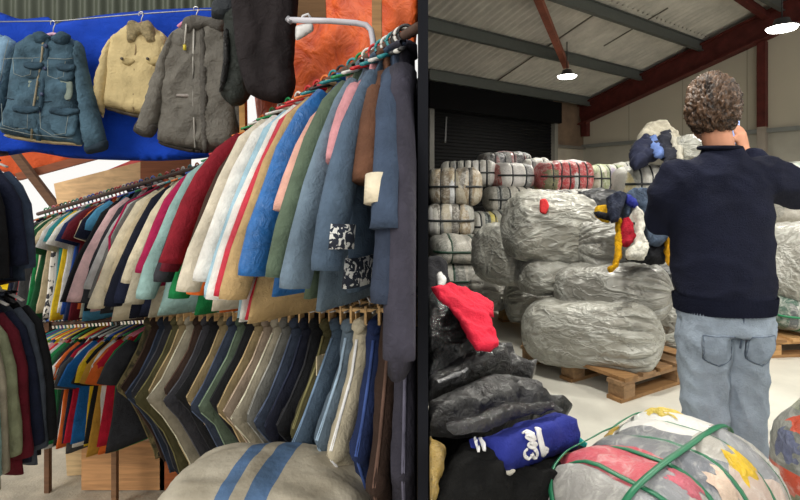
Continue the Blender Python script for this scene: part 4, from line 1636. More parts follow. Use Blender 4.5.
hangsheet('orange_cover', 'orange cover sheet stretched under the roof at the far upper left', 'sheet', [(-20, 138), (40, 140), (110, 150), (75, 160), (40, 170), (20, 178), (-20, 160)], 5.1, (214, 92, 48), .02)
hangsheet('blue_sheet', 'bright blue sheet hung behind the displayed jackets', 'sheet',
          [(-24, 14), (20, 19), (48, 17), (56, 24), (64, 21), (100, 15), (150, 10), (200, 8), (243, 10), (246, 60), (246, 130), (238, 150), (205, 158), (160, 161), (110, 160), (70, 158), (34, 152), (-24, 150)], 3.02, (10, 66, 186), .02, (2.2, 1.4), seed=3.0)
OP = Pln((296, 5, 3.1), (430, 5, 2.75), (296, 140, 3.1))
m, nt, b = _base('orange_tarpaulin')
tc = N(nt, 'ShaderNodeTexCoord')
n1 = N(nt, 'ShaderNodeTexNoise', Scale=5.0, Detail=8.0, Distortion=1.5)
nt.links.new(tc.outputs['Object'], n1.inputs['Vector'])
rp = N(nt, 'ShaderNodeValToRGB')
rp.color_ramp.elements[0].position = .32
rp.color_ramp.elements[0].color = C(206, 74, 30)
rp.color_ramp.elements[1].position = .6
rp.color_ramp.elements[1].color = C(250, 112, 42)
nt.links.new(n1.outputs['Fac'], rp.inputs['Fac'])
nt.links.new(rp.outputs['Color'], b.inputs['Base Color'])
bp = N(nt, 'ShaderNodeBump', Strength=.8, Distance=.05)
nt.links.new(n1.outputs['Fac'], bp.inputs['Height'])
nt.links.new(bp.outputs['Normal'], b.inputs['Normal'])
b.inputs['Roughness'].default_value = .5
hangsheet('orange_tarpaulin', 'crumpled orange tarpaulin at the upper right of the stall behind the jackets', 'tarpaulin',
          [(250, -25), (340, -25), (415, -25), (415, 60), (414, 130), (370, 150), (300, 160), (262, 150)], 0, (0, 0, 0), .03, (2.5, 2.0), .014, 5.0, OP, m)
plank('pale_post', 'pale wooden post in front of the orange tarpaulin', 'post', P(377, -30, 2.62), P(378, 619, 2.62), .075, .05, wood((190, 146, 96)))
plank('grey_post', 'grey weathered board between orange tarpaulin and white pipe', 'board', P(349, 20, 2.75), P(349, 100, 2.75), .075, .03, wood((140, 110, 92)))
plank('cross_beam', 'brown cross beam above the dark hanging trousers', 'beam', P(236, 9, 2.7), P(326, 10, 2.75), .06, .10, wood((126, 92, 56)))
plank('hanging_beam', 'yellowish batten between the grey parka and the jacket rail', 'batten', P(243, 90, 2.72), P(244, 150, 2.72), .05, .03, wood((196, 148, 84)))
pipe = [P(288, 20, 2.3), P(330, 21, 2.3), P(356, 23, 2.3), P(366, 25, 2.3), P(371, 30, 2.3), P(373, 40, 2.3), P(374, 70, 2.3)]
tag(mk('display_pipe', tube(pipe, .014, n=10), plain((214, 212, 220), .35), center=True), 'white bent metal pipe before the orange tarpaulin', 'pipe')
# low panels behind the shirts, poles
plank('plywood_panel', 'tan plywood panel standing on the ground under the lower shirts', 'panel', P(124, 440, 3.75), P(124, 489, 3.75), .62, .03, wood((196, 146, 98)), (0, 1, 0))
plank('plywood_panel', 'paler plywood panel leaning at the left end of the tan one', 'panel', P(80, 436, 3.95), P(82, 474, 3.95), .22, .03, wood((216, 186, 140)), (0, 1, 0))
plank('plywood_panel', 'orange brown panel between plywood and the striped sack', 'panel', P(174, 430, 3.75), P(174, 489, 3.75), .2, .03, wood((176, 96, 48)), (0, 1, 0))
plank('rail_pole', 'thin pole holding the lower shirt rail at its left end', 'pole', P(48, 492, 3.73), P(48, 322, 3.73), .035, .035, brown_w, (0, 1, 0))
plank('rail_pole', 'thin pole holding the lower shirt rail before the plywood panel', 'pole', P(115, 506, 3.56), P(115, 320, 3.56), .035, .035, wood((136, 100, 70)), (0, 1, 0))


# ------------------------------------------------------------------ rails
def polyrail(pts):
    W = [P(*p) for p in pts]

    def at_px(px):
        for i in range(len(pts) - 1):
            a, b_ = pts[i], pts[i + 1]
            if px <= b_[0] or i == len(pts) - 2:
                # along the straight 3D piece, find the point seen at px
                s0, s1 = -.5, 1.5
                for _ in range(40):
                    s = (s0 + s1) / 2
                    q = W[i].lerp(W[i + 1], s)
                    if 400 + q.x / q.y * F < px:
                        s0 = s
                    else:
                        s1 = s
                return W[i].lerp(W[i + 1], s)
    return W, at_px


UP_PTS = [(38, 214, 4.3), (206, 165, 3.15), (270, 115, 2.55), (340, 74, 2.0), (419, 27, 1.46)]
LOW_PTS = [(18, 326, 3.9), (156, 317, 3.35)]
TRO_PTS = [(148, 304, 3.35), (270, 300, 2.68), (340, 297, 2.14), (416, 290, 1.58)]
UW, u_at = polyrail(UP_PTS)
LW, l_at = polyrail(LOW_PTS)
TW, t_at = polyrail(TRO_PTS)
rail_m = wood((86, 62, 50))
tag(mk('hanging_rail', tube(UW, .016, n=8), rail_m, center=True), 'long sagging upper rail carrying shirts and jackets', 'rail')
tag(mk('hanging_rail', tube(LW, .016, n=8), rail_m, center=True), 'lower rail carrying the T-shirts on bright hangers', 'rail')
tag(mk('hanging_rail', tube(TW, .014, n=8), plain((70, 66, 64), .4, .5), center=True), 'dark rail carrying the clipped trousers', 'rail')
LX = -2.36
LX2 = -2.20
tag(mk('hanging_rail', tube([(LX, 1.3, 1.47), (LX, 3.0, 1.47)], .014, n=8), rail_m, center=True), 'rail at the left edge carrying the upper jackets', 'rail')
tag(mk('hanging_rail', tube([(LX2, 1.2, .74), (LX2, 2.9, .74)], .014, n=8), rail_m, center=True), 'rail at the left edge carrying the lower jackets', 'rail')


def axis_angle(px):
    """direction in which the near shoulder of a hung garment points"""
    tab = [(20, -118), (130, -122), (210, -139), (300, -136), (350, -126), (385, -107), (400, -97), (412, -92)]
    for (a, x), (b_, y) in zip(tab, tab[1:]):
        if px <= b_:
            return math.radians(x + (y - x) * max(0, (px - a)) / (b_ - a))
    return math.radians(tab[-1][1])


RGB = {
    'navy': (30, 36, 58), 'black': (27, 28, 31), 'charcoal': (56, 57, 62), 'red': (196, 32, 44), 'grey': (132, 132, 130), 'light grey': (186, 186, 184),
    'dark grey': (78, 78, 80), 'tan': (188, 158, 112), 'cream': (222, 210, 182), 'dark green': (30, 84, 52), 'green': (28, 128, 70), 'white': (228, 226, 220),
    'teal': (44, 132, 140), 'yellow': (234, 196, 40), 'blue': (40, 84, 172), 'brown': (104, 70, 52), 'orange': (226, 108, 44), 'pink': (228, 190, 190),
    'slate': (76, 84, 96), 'rust': (184, 82, 50), 'magenta': (166, 30, 78), 'pale teal': (146, 178, 174), 'burgundy': (132, 26, 40), 'ivory': (214, 204, 184),
    'pale blue': (160, 194, 210), 'crimson': (196, 26, 54), 'royal blue': (28, 104, 176), 'salmon': (222, 170, 154), 'sage': (92, 108, 90), 'denim': (82, 100, 120),
    'faded denim': (110, 128, 144), 'dark denim': (52, 61, 79), 'olive': (92, 88, 56), 'beige': (200, 184, 152), 'lime': (150, 196, 48), 'sky blue': (90, 164, 206),
    'purple': (92, 62, 120), 'khaki': (146, 128, 94), 'maroon': (104, 26, 40), 'camouflage': (92, 84, 56), 'sand': (184, 164, 128), 'taupe': (150, 134, 116),
    'steel blue': (64, 78, 100), 'mint': (150, 196, 176), 'rose': (214, 150, 156), 'midnight': (22, 26, 42), 'turquoise': (52, 170, 180), 'ochre': (196, 146, 56),
    'violet grey': (62, 60, 72), 'stone': (168, 160, 140), 'coral': (224, 104, 84), 'pistachio': (156, 162, 130), 'ash': (112, 112, 108), 'chocolate': (64, 46, 38), 'ink blue': (36, 52, 96)}
HCOL = {'red': (200, 40, 44), 'blue': (40, 90, 190), 'green': (40, 140, 80), 'orange': (226, 116, 46), 'white': (222, 220, 214), 'black': (34, 34, 36),
        'yellow': (226, 190, 60), 'teal': (46, 140, 146), 'pink': (220, 120, 140), 'purple': (110, 70, 140)}
USED = set()
NTH = ['first', 'second', 'third', 'fourth', 'fifth', 'sixth', 'seventh', 'eighth', 'ninth', 'tenth', 'eleventh', 'twelfth']


def uniq(lab, fallback):
    if lab in USED:
        lab = fallback
    USED.add(lab)
    return lab


def hanger_vf(arm=.16, drop=.045, seed=0):
    hook = [Vector((0, .018 * math.sin(a), .018 - .006 + .022 * math.cos(a))) for a in [PI * (1.25 - 1.5 * k / 10) for k in range(11)]]
    hook = [Vector((0, .024 * math.cos(a), .004 + .024 * math.sin(a))) for a in [-.5 + (PI + 1.0) * k / 12 for k in range(13)]]
    hook += [Vector((0, -.004, -.03)), Vector((0, 0, -.05))] if hook[-1].y < 0 else [Vector((0, .004, -.03)), Vector((0, 0, -.05))]
    a = tube(hook, .0055, n=6)
    arms = [Vector((arm * s, 0, -.046 - drop * abs(s) ** 1.3)) for s in [-1, -.7, -.4, -.15, 0, .15, .4, .7, 1]]
    return join(a, tube(arms, .006, .011, ref=(0, 0, 1), n=8))


def torso_vf(W, L, seed, ry=.032, top=-.062, neck=.068, flare=1.0, amp=.007):
    sec = []
    prof = [(0, neck, .7), (-.012, neck + .006, .8), (-.05, W * .46, .8), (-.10, W * .70, .9), (-.15, W * .86, 1), (-.19, W * .93, 1.05), (-.22, W * .96, 1.1)]
    for z, rx, k in prof:
        sec.append((0, 0, top + z, rx, ry * k))
    nseg = 9
    for i in range(1, nseg + 1):
        z = -.22 - (L - .22) * i / nseg
        sec.append((0, 0, top + z, W * (.98 + (flare - .98) * i / nseg), ry * (1.1 + .15 * i / nseg)))
    sec.append((0, 0, top - L + .012, W * flare * .93, ry * .8))
    return sections(sec, 24, amp=amp, fr=(15, 15, 3.5), seed=seed)


def sleeve_vf(s, W, seed, long=True, top=-.062, swing=0.0, ry=.032, amp=.007, out=.05, ln=1.0):
    if long:
        pts = [(s * W * .55, 0, top - .09), (s * W * .84, 0, top - .165), (s * (W + out * .16), swing * .3, top - .27 * ln), (s * (W + out * .5), swing * .7, top - .38 * ln),
               (s * (W + out * .78), swing, top - .50 * ln), (s * (W + out * .97), swing * 1.1, top - .60 * ln), (s * (W + out), swing * 1.1, top - .625 * ln)]
        ra = [.05, .062, .062, .058, .052, .046, .043]
    else:
        e_ = .03 * math.sin(seed * 7.7)
        pts = [(s * W * .6, 0, top - .08), (s * W * .85, 0, top - .14), (s * (W + .02 + e_ * .5), swing * .4, top - .20), (s * (W + .045 + e_), swing, top - .275 - e_)]
        ra = [.05, .07, .072, .072]
    rb = [ry * 1.0 + .004] * len(pts)
    return tube(pts, ra, rb, ref=(1, 0, 0), n=14, amp=amp, fr=(13, 13, 7), seed=seed)


def garment(kind, mat, loc, ang, label, group, seed, W=.23, L=.70, extras=None, trim=None, tight=False, out=.12, ry=.030, lnk=1.0, cat=None):
    name = {'T-shirt': 'short_sleeved_shirt', 'jacket': 'jacket', 'shirt': 'long_sleeved_shirt'}[kind]
    t = thing(name, label, cat or {'T-shirt': 'shirt', 'jacket': 'jacket', 'shirt': 'shirt'}[kind], loc, ang, group)
    rnd = random.Random(int(seed * 77))
    a = .011 if kind != 'T-shirt' else .007
    mk('body', torso_vf(W, L, seed, ry=ry * .8, flare=rnd.uniform(1.0, 1.25), amp=a), mat, t)
    for s in (1, -1):
        mk('sleeve', sleeve_vf(s, W, seed + s * 3, kind != 'T-shirt', swing=rnd.uniform(-.02, .02), ry=ry * rnd.uniform(.85, 1.15), amp=a * .8, out=out if s > 0 else (.0 if tight else .05), ln=lnk * L / .7), mat, t)
    if kind == 'jacket':
        ring = [Vector((.074 * math.cos(q), .026 * math.sin(q), -.060 + .012 * abs(math.cos(q)))) for q in [2 * PI * k / 20 for k in range(21)]]
        mk('collar', tube(ring, [.010] * 21, [.026] * 21, ref=(0, 0, 1), n=8, cap=False), mat, t)
        if trim:
            mk('trim', tube([(W * .55, -ry - .002, -.10), (W + out * .5, -ry * 1.2, -.2), (W + out, -ry * 1.25, -.4), (W + out * .6, -ry * 1.25, -.66)], .007, .012, ref=(1, 0, 0), n=6), trim, t)
    return t


def rail_row(items, at, kind, group, railname, short, hcols, seed0, W=.23, L=.70, hgroup=None, ang=None, jit=3, **kw):
    """items: (px, colour, optional dict)"""
    n = len(items)
    names = [it[1] for it in items]
    lab0 = []
    for i, it in enumerate(items):
        px, cname = it[0], it[1]
        ex = it[2] if len(it) > 2 else {}
        rnd = random.Random(seed0 * 100 + i)
        q = at(px)
        a = (ang if ang is not None else axis_angle(px)) + math.radians(rnd.uniform(-jit, jit))
        k2 = ex.get('kind', kind)
        word = ex.get('word', k2)
        l = names[i - 1].split()[-1] if i else None
        r = names[i + 1].split()[-1] if i < n - 1 else None
        pos = 'between %s and %s ones' % (l, r) if l and r else ('first at the left end' if r else 'last at the right end')
        txt = ex.get('label') or '%s %s on the %s %s' % (cname, word, railname, pos)
        txt = uniq(txt, '%s %s %s on the %s from its left end' % (NTH[i % 12] if i < 12 else NTH[(n - i) % 12] , cname, word, railname) if i < 12 else '%s %s on the %s, %s from its right end' % (cname, word, railname, NTH[(n - 1 - i) % 12]))
        mat = ex.get('mat') or fabric(RGB[cname], ex.get('rough', .85), .28, 9.0, .45, 26.0, ex.get('spec', .25))
        z = q + Vector((0, 0, -.02))
        g = garment(k2, mat, q + Vector((0, 0, ex.get('dz', 0))), a, txt, group, seed0 + i * 1.37, W=ex.get('W', W) * rnd.uniform(.95, 1.05), L=ex.get('L', L) * rnd.uniform(.94, 1.06),
                    trim=ex.get('trim'), tight=at is u_at and px > 330, **kw)
        if 'extra' in ex:
            ex['extra'](g)
        # the crowded garments lean outwards below the shoulders
        sh_ = {'jackets on the upper rail': .17, 'T-shirts on the upper rail': .10, 'T-shirts on the lower rail': .06}.get(group, 0) * (.85 + .3 * rnd.random())
        if at is u_at and px > 380:
            sh_ *= .7
        if sh_:
            for ch in g.children:
                for v_ in ch.data.vertices:
                    if v_.co.z < -.12:
                        v_.co.x += sh_ * (-.12 - v_.co.z)
        hc = hcols[rnd.randrange(len(hcols))]
        hl = '%s hanger holding the %s %s' % (hc, cname, word)
        if l and r:
            hl += ' between %s and %s on %s' % (l, r, short)
        else:
            hl += ' at the %s end of %s' % ('left' if r else 'right', short)
        hl = uniq(hl, '%s hanger holding %s %s, %s on %s' % (hc, cname, word, (NTH[i] + ' from left') if i < 12 else (NTH[(n - 1 - i) % 12] + ' from right'), short))
        h = mk('clothes_hanger', HANG, plain(HCOL[hc], .4))
        h.location = q + Vector((0, 0, .002))
        h.rotation_euler = (0, 0, a)
        tag(h, hl, 'hanger', hgroup or ('hangers on the ' + railname))


HANG = hanger_vf()
# upper shirts
sh = ['black', 'navy', 'charcoal', 'red', 'dark grey', 'light grey', 'black', 'green', 'cream', 'dark green', 'beige', 'white', 'light grey', 'teal', 'yellow', 'white', 'grey', 'blue', 'ink blue', 'maroon', 'orange', 'cream', 'navy', 'sky blue']
items = [(46 + (136 - 46) * i / (len(sh) - 1), c) for i, c in enumerate(sh)]
items[11] = (items[11][0], 'white', {'mat': pattern_mat([(60, 60, 66), (226, 222, 214), (236, 232, 226)], 26.0)})
ALLH = list(HCOL)
rail_row(items, u_at, 'T-shirt', 'T-shirts on the upper rail', 'upper shirt rail', 'upper rail', ALLH, 11, L=.79, jit=7)
# longer second layer of sleeves is what hangs under them
ws = fabric(RGB['magenta'])
items = [(141, 'black', {'L': .8}), (147, 'slate'), (153, 'pink', {'L': .78, 'W': .25}), (160, 'charcoal', {'L': .8}), (167, 'light grey'), (173, 'ash'), (178, 'rust'), (183, 'cream', {'trim': ws, 'L': .8, 'W': .25, 'label': 'cream jacket with magenta trim along its sleeve on the jacket rail'}),
         (190, 'beige', {'L': .78}), (197, 'midnight', {'L': .8}), (205, 'navy', {'L': .78}), (213, 'cream'), (221, 'stone', {'L': .82}), (229, 'magenta', {'L': .70, 'W': .25}), (238, 'pale teal', {'L': .86}), (247, 'charcoal'), (254, 'green', {'L': .88, 'kind': 'shirt', 'W': .14}), (262, 'maroon', {'L': .72}), (272, 'burgundy', {'L': .76, 'W': .25}),
         (280, 'orange', {'L': .9, 'kind': 'shirt', 'W': .14}), (288, 'chocolate', {'L': .7}), (298, 'ivory', {'L': .84, 'W': .26}), (308, 'white', {'L': .8}), (317, 'pale blue', {'L': .82}), (325, 'white', {'L': .9}), (333, 'crimson', {'L': .8, 'rough': .45, 'spec': .5}), (341, 'tan', {'L': .8}),
         (352, 'royal blue', {'L': .74, 'W': .25, 'rough': .4, 'spec': .6}), (361, 'salmon', {'L': .55, 'kind': 'shirt', 'W': .17}), (368, 'sage', {'L': .70}), (375, 'faded denim', {'L': .72}), (382, 'rose', {'kind': 'shirt', 'L': .4, 'W': .16}), (388, 'denim', {'L': .68}), (394, 'brown', {'L': .42, 'W': .17}), (399, 'steel blue', {'L': .56, 'W': .21}), (402, 'dark denim', {'L': .72, 'W': .2}), (405.5, 'violet grey', {'L': .86, 'W': .19})]


def hem_band(g):
    m_ = pattern_mat([(30, 36, 50), (36, 44, 60), (214, 214, 210)], 60.0)
    mk('embroidered_hem', sections([(0, 0, -.655, .262, .040), (0, 0, -.73, .272, .044)], 24), m_, g)['label'] = 'dark hem band with white scroll embroidery'
    mk('embroidered_cuff', tube([(.33, 0, -.56), (.335, 0, -.62)], .052, .041, ref=(1, 0, 0), n=14), m_, g)


def cream_cuff(g):
    mk('turned_cuff', tube([(.30, 0, -.44), (.31, 0, -.51)], .056, .041, ref=(1, 0, 0), n=14), fabric((226, 214, 188)), g)['label'] = 'cream turned up cuff'


for it in items:
    if it[0] == 388:
        it[2]['extra'] = hem_band
    if it[0] == 399:
        it[2]['extra'] = cream_cuff
rail_row(items, u_at, 'jacket', 'jackets on the upper rail', 'jacket rail', 'jacket rail', ['red', 'blue', 'orange', 'white', 'black', 'green', 'teal'], 23, L=.74)

# lower shirts
sh = ['sky blue', 'teal', 'grey', 'slate', 'black', 'navy', 'charcoal', 'black', 'maroon', 'lime', 'white', 'blue', 'yellow', 'cream', 'rose', 'red', 'light grey', 'green', 'dark green', 'black', 'white', 'orange', 'navy', 'dark grey', 'crimson', 'white', 'royal blue', 'yellow', 'pink', 'black', 'ochre', 'white', 'orange', 'crimson', 'green', 'charcoal']
items = [(30 + (156 - 30) * i / (len(sh) - 1), c) for i, c in enumerate(sh)]
items[10] = (items[10][0], 'white', {'mat': pattern_mat([(40, 110, 190), (60, 130, 200), (228, 226, 220)], 16.0)})
rail_row(items, l_at, 'T-shirt', 'T-shirts on the lower rail', 'lower shirt rail', 'lower rail', ALLH, 31, L=.70, W=.235, jit=6)

# left edge racks
lu = [(2.84, 'steel blue'), (2.75, 'navy'), (2.66, 'black'), (2.57, 'charcoal'), (2.46, 'pale blue'), (2.36, 'light grey'), (2.24, 'slate')]
ll = [(2.76, 'black'), (2.70, 'slate'), (2.635, 'navy'), (2.58, 'maroon'), (2.51, 'pistachio'), (2.44, 'stone'), (2.37, 'pale teal'), (2.30, 'olive'), (2.22, 'turquoise'), (2.12, 'brown'), (2.02, 'black'), (1.9, 'red')]
rail_row([(Y, c, {'L': .66}) for Y, c in lu], lambda Y: Vector((LX, Y, 1.47)), 'jacket', 'jackets on the upper left rack', 'upper left rack', 'upper left rack', ['black', 'white'], 41, ang=math.radians(-14), W=.25, out=.05)
rail_row([(Y, c, {'L': .82}) for Y, c in ll], lambda Y: Vector((LX2, Y, .74)), 'jacket', 'jackets on the lower left rack', 'lower left rack', 'lower left rack', ['black', 'white'], 47, ang=math.radians(-14), W=.26, out=.06)

# trousers
TR = [(-.085, 0), (.0, .004), (.085, 0), (.10, -.06), (.15, -.18), (.225, -.30), (.285, -.385), (.275, -.42), (.215, -.50), (.15, -.62), (.09, -.76), (.04, -.90), (.02, -.96),
      (-.10, -.96), (-.115, -.80), (-.12, -.6), (-.125, -.4), (-.115, -.2), (-.10, -.06)]


def trousers(px, cname, i, n, l, r, mat=None, label=None, extra=None, L=1.0):
    q = t_at(px)
    rnd = random.Random(900 + i)
    a = axis_angle(px) + math.radians(rnd.uniform(-4, 4))
    lab = label or '%s trousers clipped to the dark rail %s' % (cname, ('between %s and %s ones' % (l, r)) if l and r else ('first at the left end' if r else 'last at the right end'))
    lab = uniq(lab, '%s trousers clipped to the dark rail, %s from the left' % (cname, NTH[i % 12]))
    t = thing('trousers', lab, 'trousers', q + Vector((0, 0, -.085)), a, 'trousers clipped to the dark rail')
    k = rnd.uniform(.92, 1.08)
    ol = [(x * (k if x > .1 else 1) + (.01 * rnd.uniform(-1, 1) if z < -.1 else 0), z * L * k) for x, z in TR]
    m_ = mat or fabric(tuple(int(q_ * .84) for q_ in RGB[cname]), .88, .25, 8.0, .5, 24.0)  # shade of the low trouser row put into the base colour
    vf = puffy(ol, .062, .030, R=.045, wr=.008, fr=(9, 6), seed=i * 1.9, back=.5)
    mk('leg_panel', vf, m_, t)
    wb = puffy([(-.088, .012), (.088, .012), (.098, -.042), (-.098, -.042)], .056, .016, R=.02, seed=i + .5, back=.5)
    mk('waistband', wb, m_, t)
    seam = [(x * .985, -.001, z) for x, z in ol[3:13]]
    mk('seam', tube(seam, .0035, .006, n=6), fabric(tuple(min(255, int(c * 1.35 + 14)) for c in RGB[cname])), t)
    if extra:
        extra(t)
    h = thing('clip_hanger', uniq('clip hanger holding the %s trousers %s' % (cname, ('between %s and %s' % (l, r)) if l and r else ('at the left end' if r else 'at the right end')),
                                  'clip hanger holding the %s trousers, %s from the left' % (cname, NTH[i % 12])), 'hanger', q, a, 'clip hangers on the dark rail')
    hook = [Vector((0, .018 * math.cos(w_), .004 + .018 * math.sin(w_))) for w_ in [-.5 + (PI + 1.0) * k_ / 12 for k_ in range(13)]] + [Vector((0, 0, -.03)), Vector((0, 0, -.045))]
    mk('hook', tube(hook, .003, n=6), plain((190, 190, 190), .3, .8), h)
    mk('bar', tube([(-.11, 0, -.045), (.11, 0, -.045)], .004, n=6), plain((190, 190, 190), .3, .8), h)
    for s in (-1, 1):
        mk('clip', join(box(s * .072, -.034, -.062, .026, .008, .062), box(s * .072, .034, -.062, .026, .008, .062), box(s * .072, 0, -.044, .02, .066, .012)), wood((202, 164, 112), 6.0), h, smooth=False)


camo = pattern_mat([(64, 60, 42), (88, 80, 52), (120, 108, 74), (52, 46, 36)], 9.0)
tr = [(160, 'camouflage'), (167, 'chocolate'), (174, 'dark denim'), (181, 'charcoal'), (188, 'olive'), (195, 'khaki'), (203, 'stone'), (211, 'chocolate'), (219, 'charcoal'), (227, 'black'), (236, 'khaki'), (245, 'dark denim'),
      (254, 'sage'), (263, 'black'), (272, 'khaki'), (281, 'taupe'), (290, 'stone'), (299, 'ash'), (309, 'dark denim'), (319, 'midnight'), (329, 'black'), (339, 'olive'), (350, 'denim'), (360, 'faded denim'), (370, 'cream'), (382, 'ink blue'), (394, 'chocolate'), (407, 'violet grey')]


def patch(t):
    mk('label_patch', box(.12, -.036, -.17, .055, .006, .075), fabric((206, 190, 156)), t, smooth=False)['label'] = 'cream leather label patch'


for i, (px, c) in enumerate(tr):
    l = tr[i - 1][1].split()[-1] if i else None
    r = tr[i + 1][1].split()[-1] if i < len(tr) - 1 else None
    trousers(px, c, i, len(tr), l, r, mat=camo if c == 'camouflage' else None, extra=patch if c == 'denim' else None)

# striped sack
m, nt, b = _base('striped_sack_cloth')
tc = N(nt, 'ShaderNodeTexCoord')
sx = N(nt, 'ShaderNodeSeparateXYZ')
nt.links.new(tc.outputs['Object'], sx.inputs[0])
rp = N(nt, 'ShaderNodeValToRGB')
rp.color_ramp.interpolation = 'CONSTANT'
mr = N(nt, 'ShaderNodeMapRange')
mr.inputs['From Min'].default_value = -.4
mr.inputs['From Max'].default_value = .4
nt.links.new(sx.outputs[0], mr.inputs['Value'])
nt.links.new(mr.outputs[0], rp.inputs['Fac'])
els = rp.color_ramp.elements
cw, cb = C(178, 170, 152), C(84, 116, 156)
els[0].color = cw
els[1].position = .36
els[1].color = cb
for p_, c_ in ((.42, cw), (.48, cb), (.565, cw)):
    e = els.new(p_)
    e.color = c_
n1 = N(nt, 'ShaderNodeTexNoise', Scale=6.0, Detail=6.0)
nt.links.new(tc.outputs['Object'], n1.inputs['Vector'])
r2 = N(nt, 'ShaderNodeValToRGB')
r2.color_ramp.elements[0].position = .3
r2.color_ramp.elements[0].color = (.6, .58, .54, 1)
r2.color_ramp.elements[1].position = .6
nt.links.new(n1.outputs['Fac'], r2.inputs['Fac'])
mx = N(nt, 'ShaderNodeMix', data_type='RGBA', blend_type='MULTIPLY')
mx.inputs[0].default_value = 1
nt.links.new(rp.outputs['Color'], mx.inputs[6])
nt.links.new(r2.outputs['Color'], mx.inputs[7])
nt.links.new(mx.outputs[2], b.inputs['Base Color'])
n2 = N(nt, 'ShaderNodeTexNoise', Scale=30.0, Detail=5.0)
nt.links.new(tc.outputs['Object'], n2.inputs['Vector'])
bp = N(nt, 'ShaderNodeBump', Strength=.35, Distance=.02)
nt.links.new(n2.outputs['Fac'], bp.inputs['Height'])
nt.links.new(bp.outputs['Normal'], b.inputs['Normal'])
b.inputs['Roughness'].default_value = .8
for k, (zb, H_, lab) in enumerate(((.0, .46, 'big white sack with two blue stripes lying before the hung trousers'),)):
    c = P(272, 464, 1.66)
    t = thing('woven_sack', lab, 'sack', Vector((c.x, c.y, c.z - .44)), 0)
    vf = turn(sack_vf(.74, .5, .46, 51.0, 0, amp=.016, flat=.48), 0)
    o = mk('sack_body', vf, m, t)
    o.location = (0, 0, .22)
    o.rotation_euler = (0, 0, math.radians(-8))
    # it lies on a second sack
    t2 = thing('woven_sack', 'plain lower sack underneath the blue striped one', 'sack', Vector((c.x, c.y, GZ)), 0)
    mk('sack_body', (lambda q: ([p + Vector((0, 0, .47)) for p in q[0]], q[1]))(sack_vf(.85, .55, .94, 52.0, 0, amp=.02)), fabric((196, 186, 164)), t2)

# garments at the near end are pressed against the partition, not through it
bpy.context.view_layer.update()
for o in list(bpy.data.objects):
    if o.type == 'MESH' and o.parent and o.parent.name.split('.')[0] in ('jacket', 'long_sleeved_shirt', 'trousers') and o.parent.location.x > -.4 and o.parent.location.x < .06 and o.parent.location.y < 3:
        M = o.matrix_world.copy()
        Mi = M.inverted()
        for v_ in o.data.vertices:
            p = M @ v_.co
            q = keep_left(p)
            if q is not p:
                v_.co = Mi @ q
# ------------------------------------------------------------------ jackets displayed on the blue sheet
def seams(name, pts, Y, off, r, mat, parent, ym=0.0):
    W = [P(x, y, Y) + Vector((0, -off, 0)) for x, y in pts]
    return mk(name, tube(W, r, n=6), mat, parent, world=True)


def pan(name, pts, Y, th, mat, parent, wr=.006, fr=(9, 7), seed=1.0, res=.02, R=None, off=0.0):
    return mk(name, frontal(Y).sheet(pts, th, res, off, wr=wr, fr=fr, seed=seed, R=R or th * 1.1, rough_edge=.003), mat, parent, world=True)


def hook_hanger(px, y0, y1, Y, rgb, label):
    a, b_ = P(px, y0, Y), P(px, y1, Y)
    hook = [a + Vector((.014 * math.sin(q), 0, .014 * math.cos(q) + .004)) for q in [-2.2 + 4.2 * k / 10 for k in range(11)]]
    t = thing('clothes_hanger', label, 'hanger', b_)
    mk('hook', tube(hook + [a + Vector((.004, 0, -.02)), b_], .0035, n=6), plain((196, 196, 198), .3, .8), t, world=True)
    s = .10
    mk('shoulder_bar', tube([b_ + Vector((-s, 0, -.05)), b_ + Vector((-s * .5, 0, -.012)), b_, b_ + Vector((s * .5, 0, -.012)), b_ + Vector((s, 0, -.05))], .011, n=8), plain(rgb, .4), t, world=True)


wire = [P(-20, 22, 2.93), P(60, 21, 2.93), P(140, 14, 2.93), P(200, 10, 2.93), P(244, 10, 2.93)]
tag(mk('hanging_wire', tube(wire, .004, n=6), plain((150, 150, 150), .4, .6), center=True), 'thin wire along the top of the blue sheet holding the jackets', 'wire')
# denim jacket
Y = 2.86
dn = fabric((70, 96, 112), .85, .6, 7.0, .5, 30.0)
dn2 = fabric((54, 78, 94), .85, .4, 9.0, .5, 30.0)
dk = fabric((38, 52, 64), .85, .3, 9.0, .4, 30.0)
t = thing('denim_jacket', 'washed denim jacket with four flap pockets hung on the blue sheet', 'jacket', P(45, 142, Y))
pan('body', [(36, 34), (28, 39), (20, 44), (16, 60), (12, 85), (7, 112), (1, 132), (18, 137), (42, 141), (64, 143), (83, 145), (85, 130), (83, 108), (82, 85), (82, 62), (82, 48), (74, 40), (64, 34), (50, 37)], Y, .11, dn, t, seed=2.0, R=.07, wr=.013, fr=(8, 10))
pan('sleeve', [(75, 40), (84, 47), (90, 75), (97, 102), (105, 132), (107, 146), (97, 151), (87, 152), (84, 138), (80, 108), (77, 80), (75, 58)], Y - .03, .09, dn, t, seed=3.0, R=.05, wr=.009)
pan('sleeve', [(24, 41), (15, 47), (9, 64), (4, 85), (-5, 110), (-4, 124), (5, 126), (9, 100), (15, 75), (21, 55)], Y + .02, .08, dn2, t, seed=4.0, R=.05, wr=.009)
pan('cuff', [(86, 145), (107, 140), (108, 149), (97, 153), (87, 154)], Y - .045, .06, dk, t, R=.03, res=.012)
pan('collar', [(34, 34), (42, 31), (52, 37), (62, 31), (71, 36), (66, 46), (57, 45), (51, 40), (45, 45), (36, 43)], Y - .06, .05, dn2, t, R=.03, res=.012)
pan('lining', [(6, 134), (40, 139), (82, 143), (82, 146), (40, 143), (8, 138)], Y - .005, .05, fabric((190, 170, 130)), t, R=.02, res=.012)
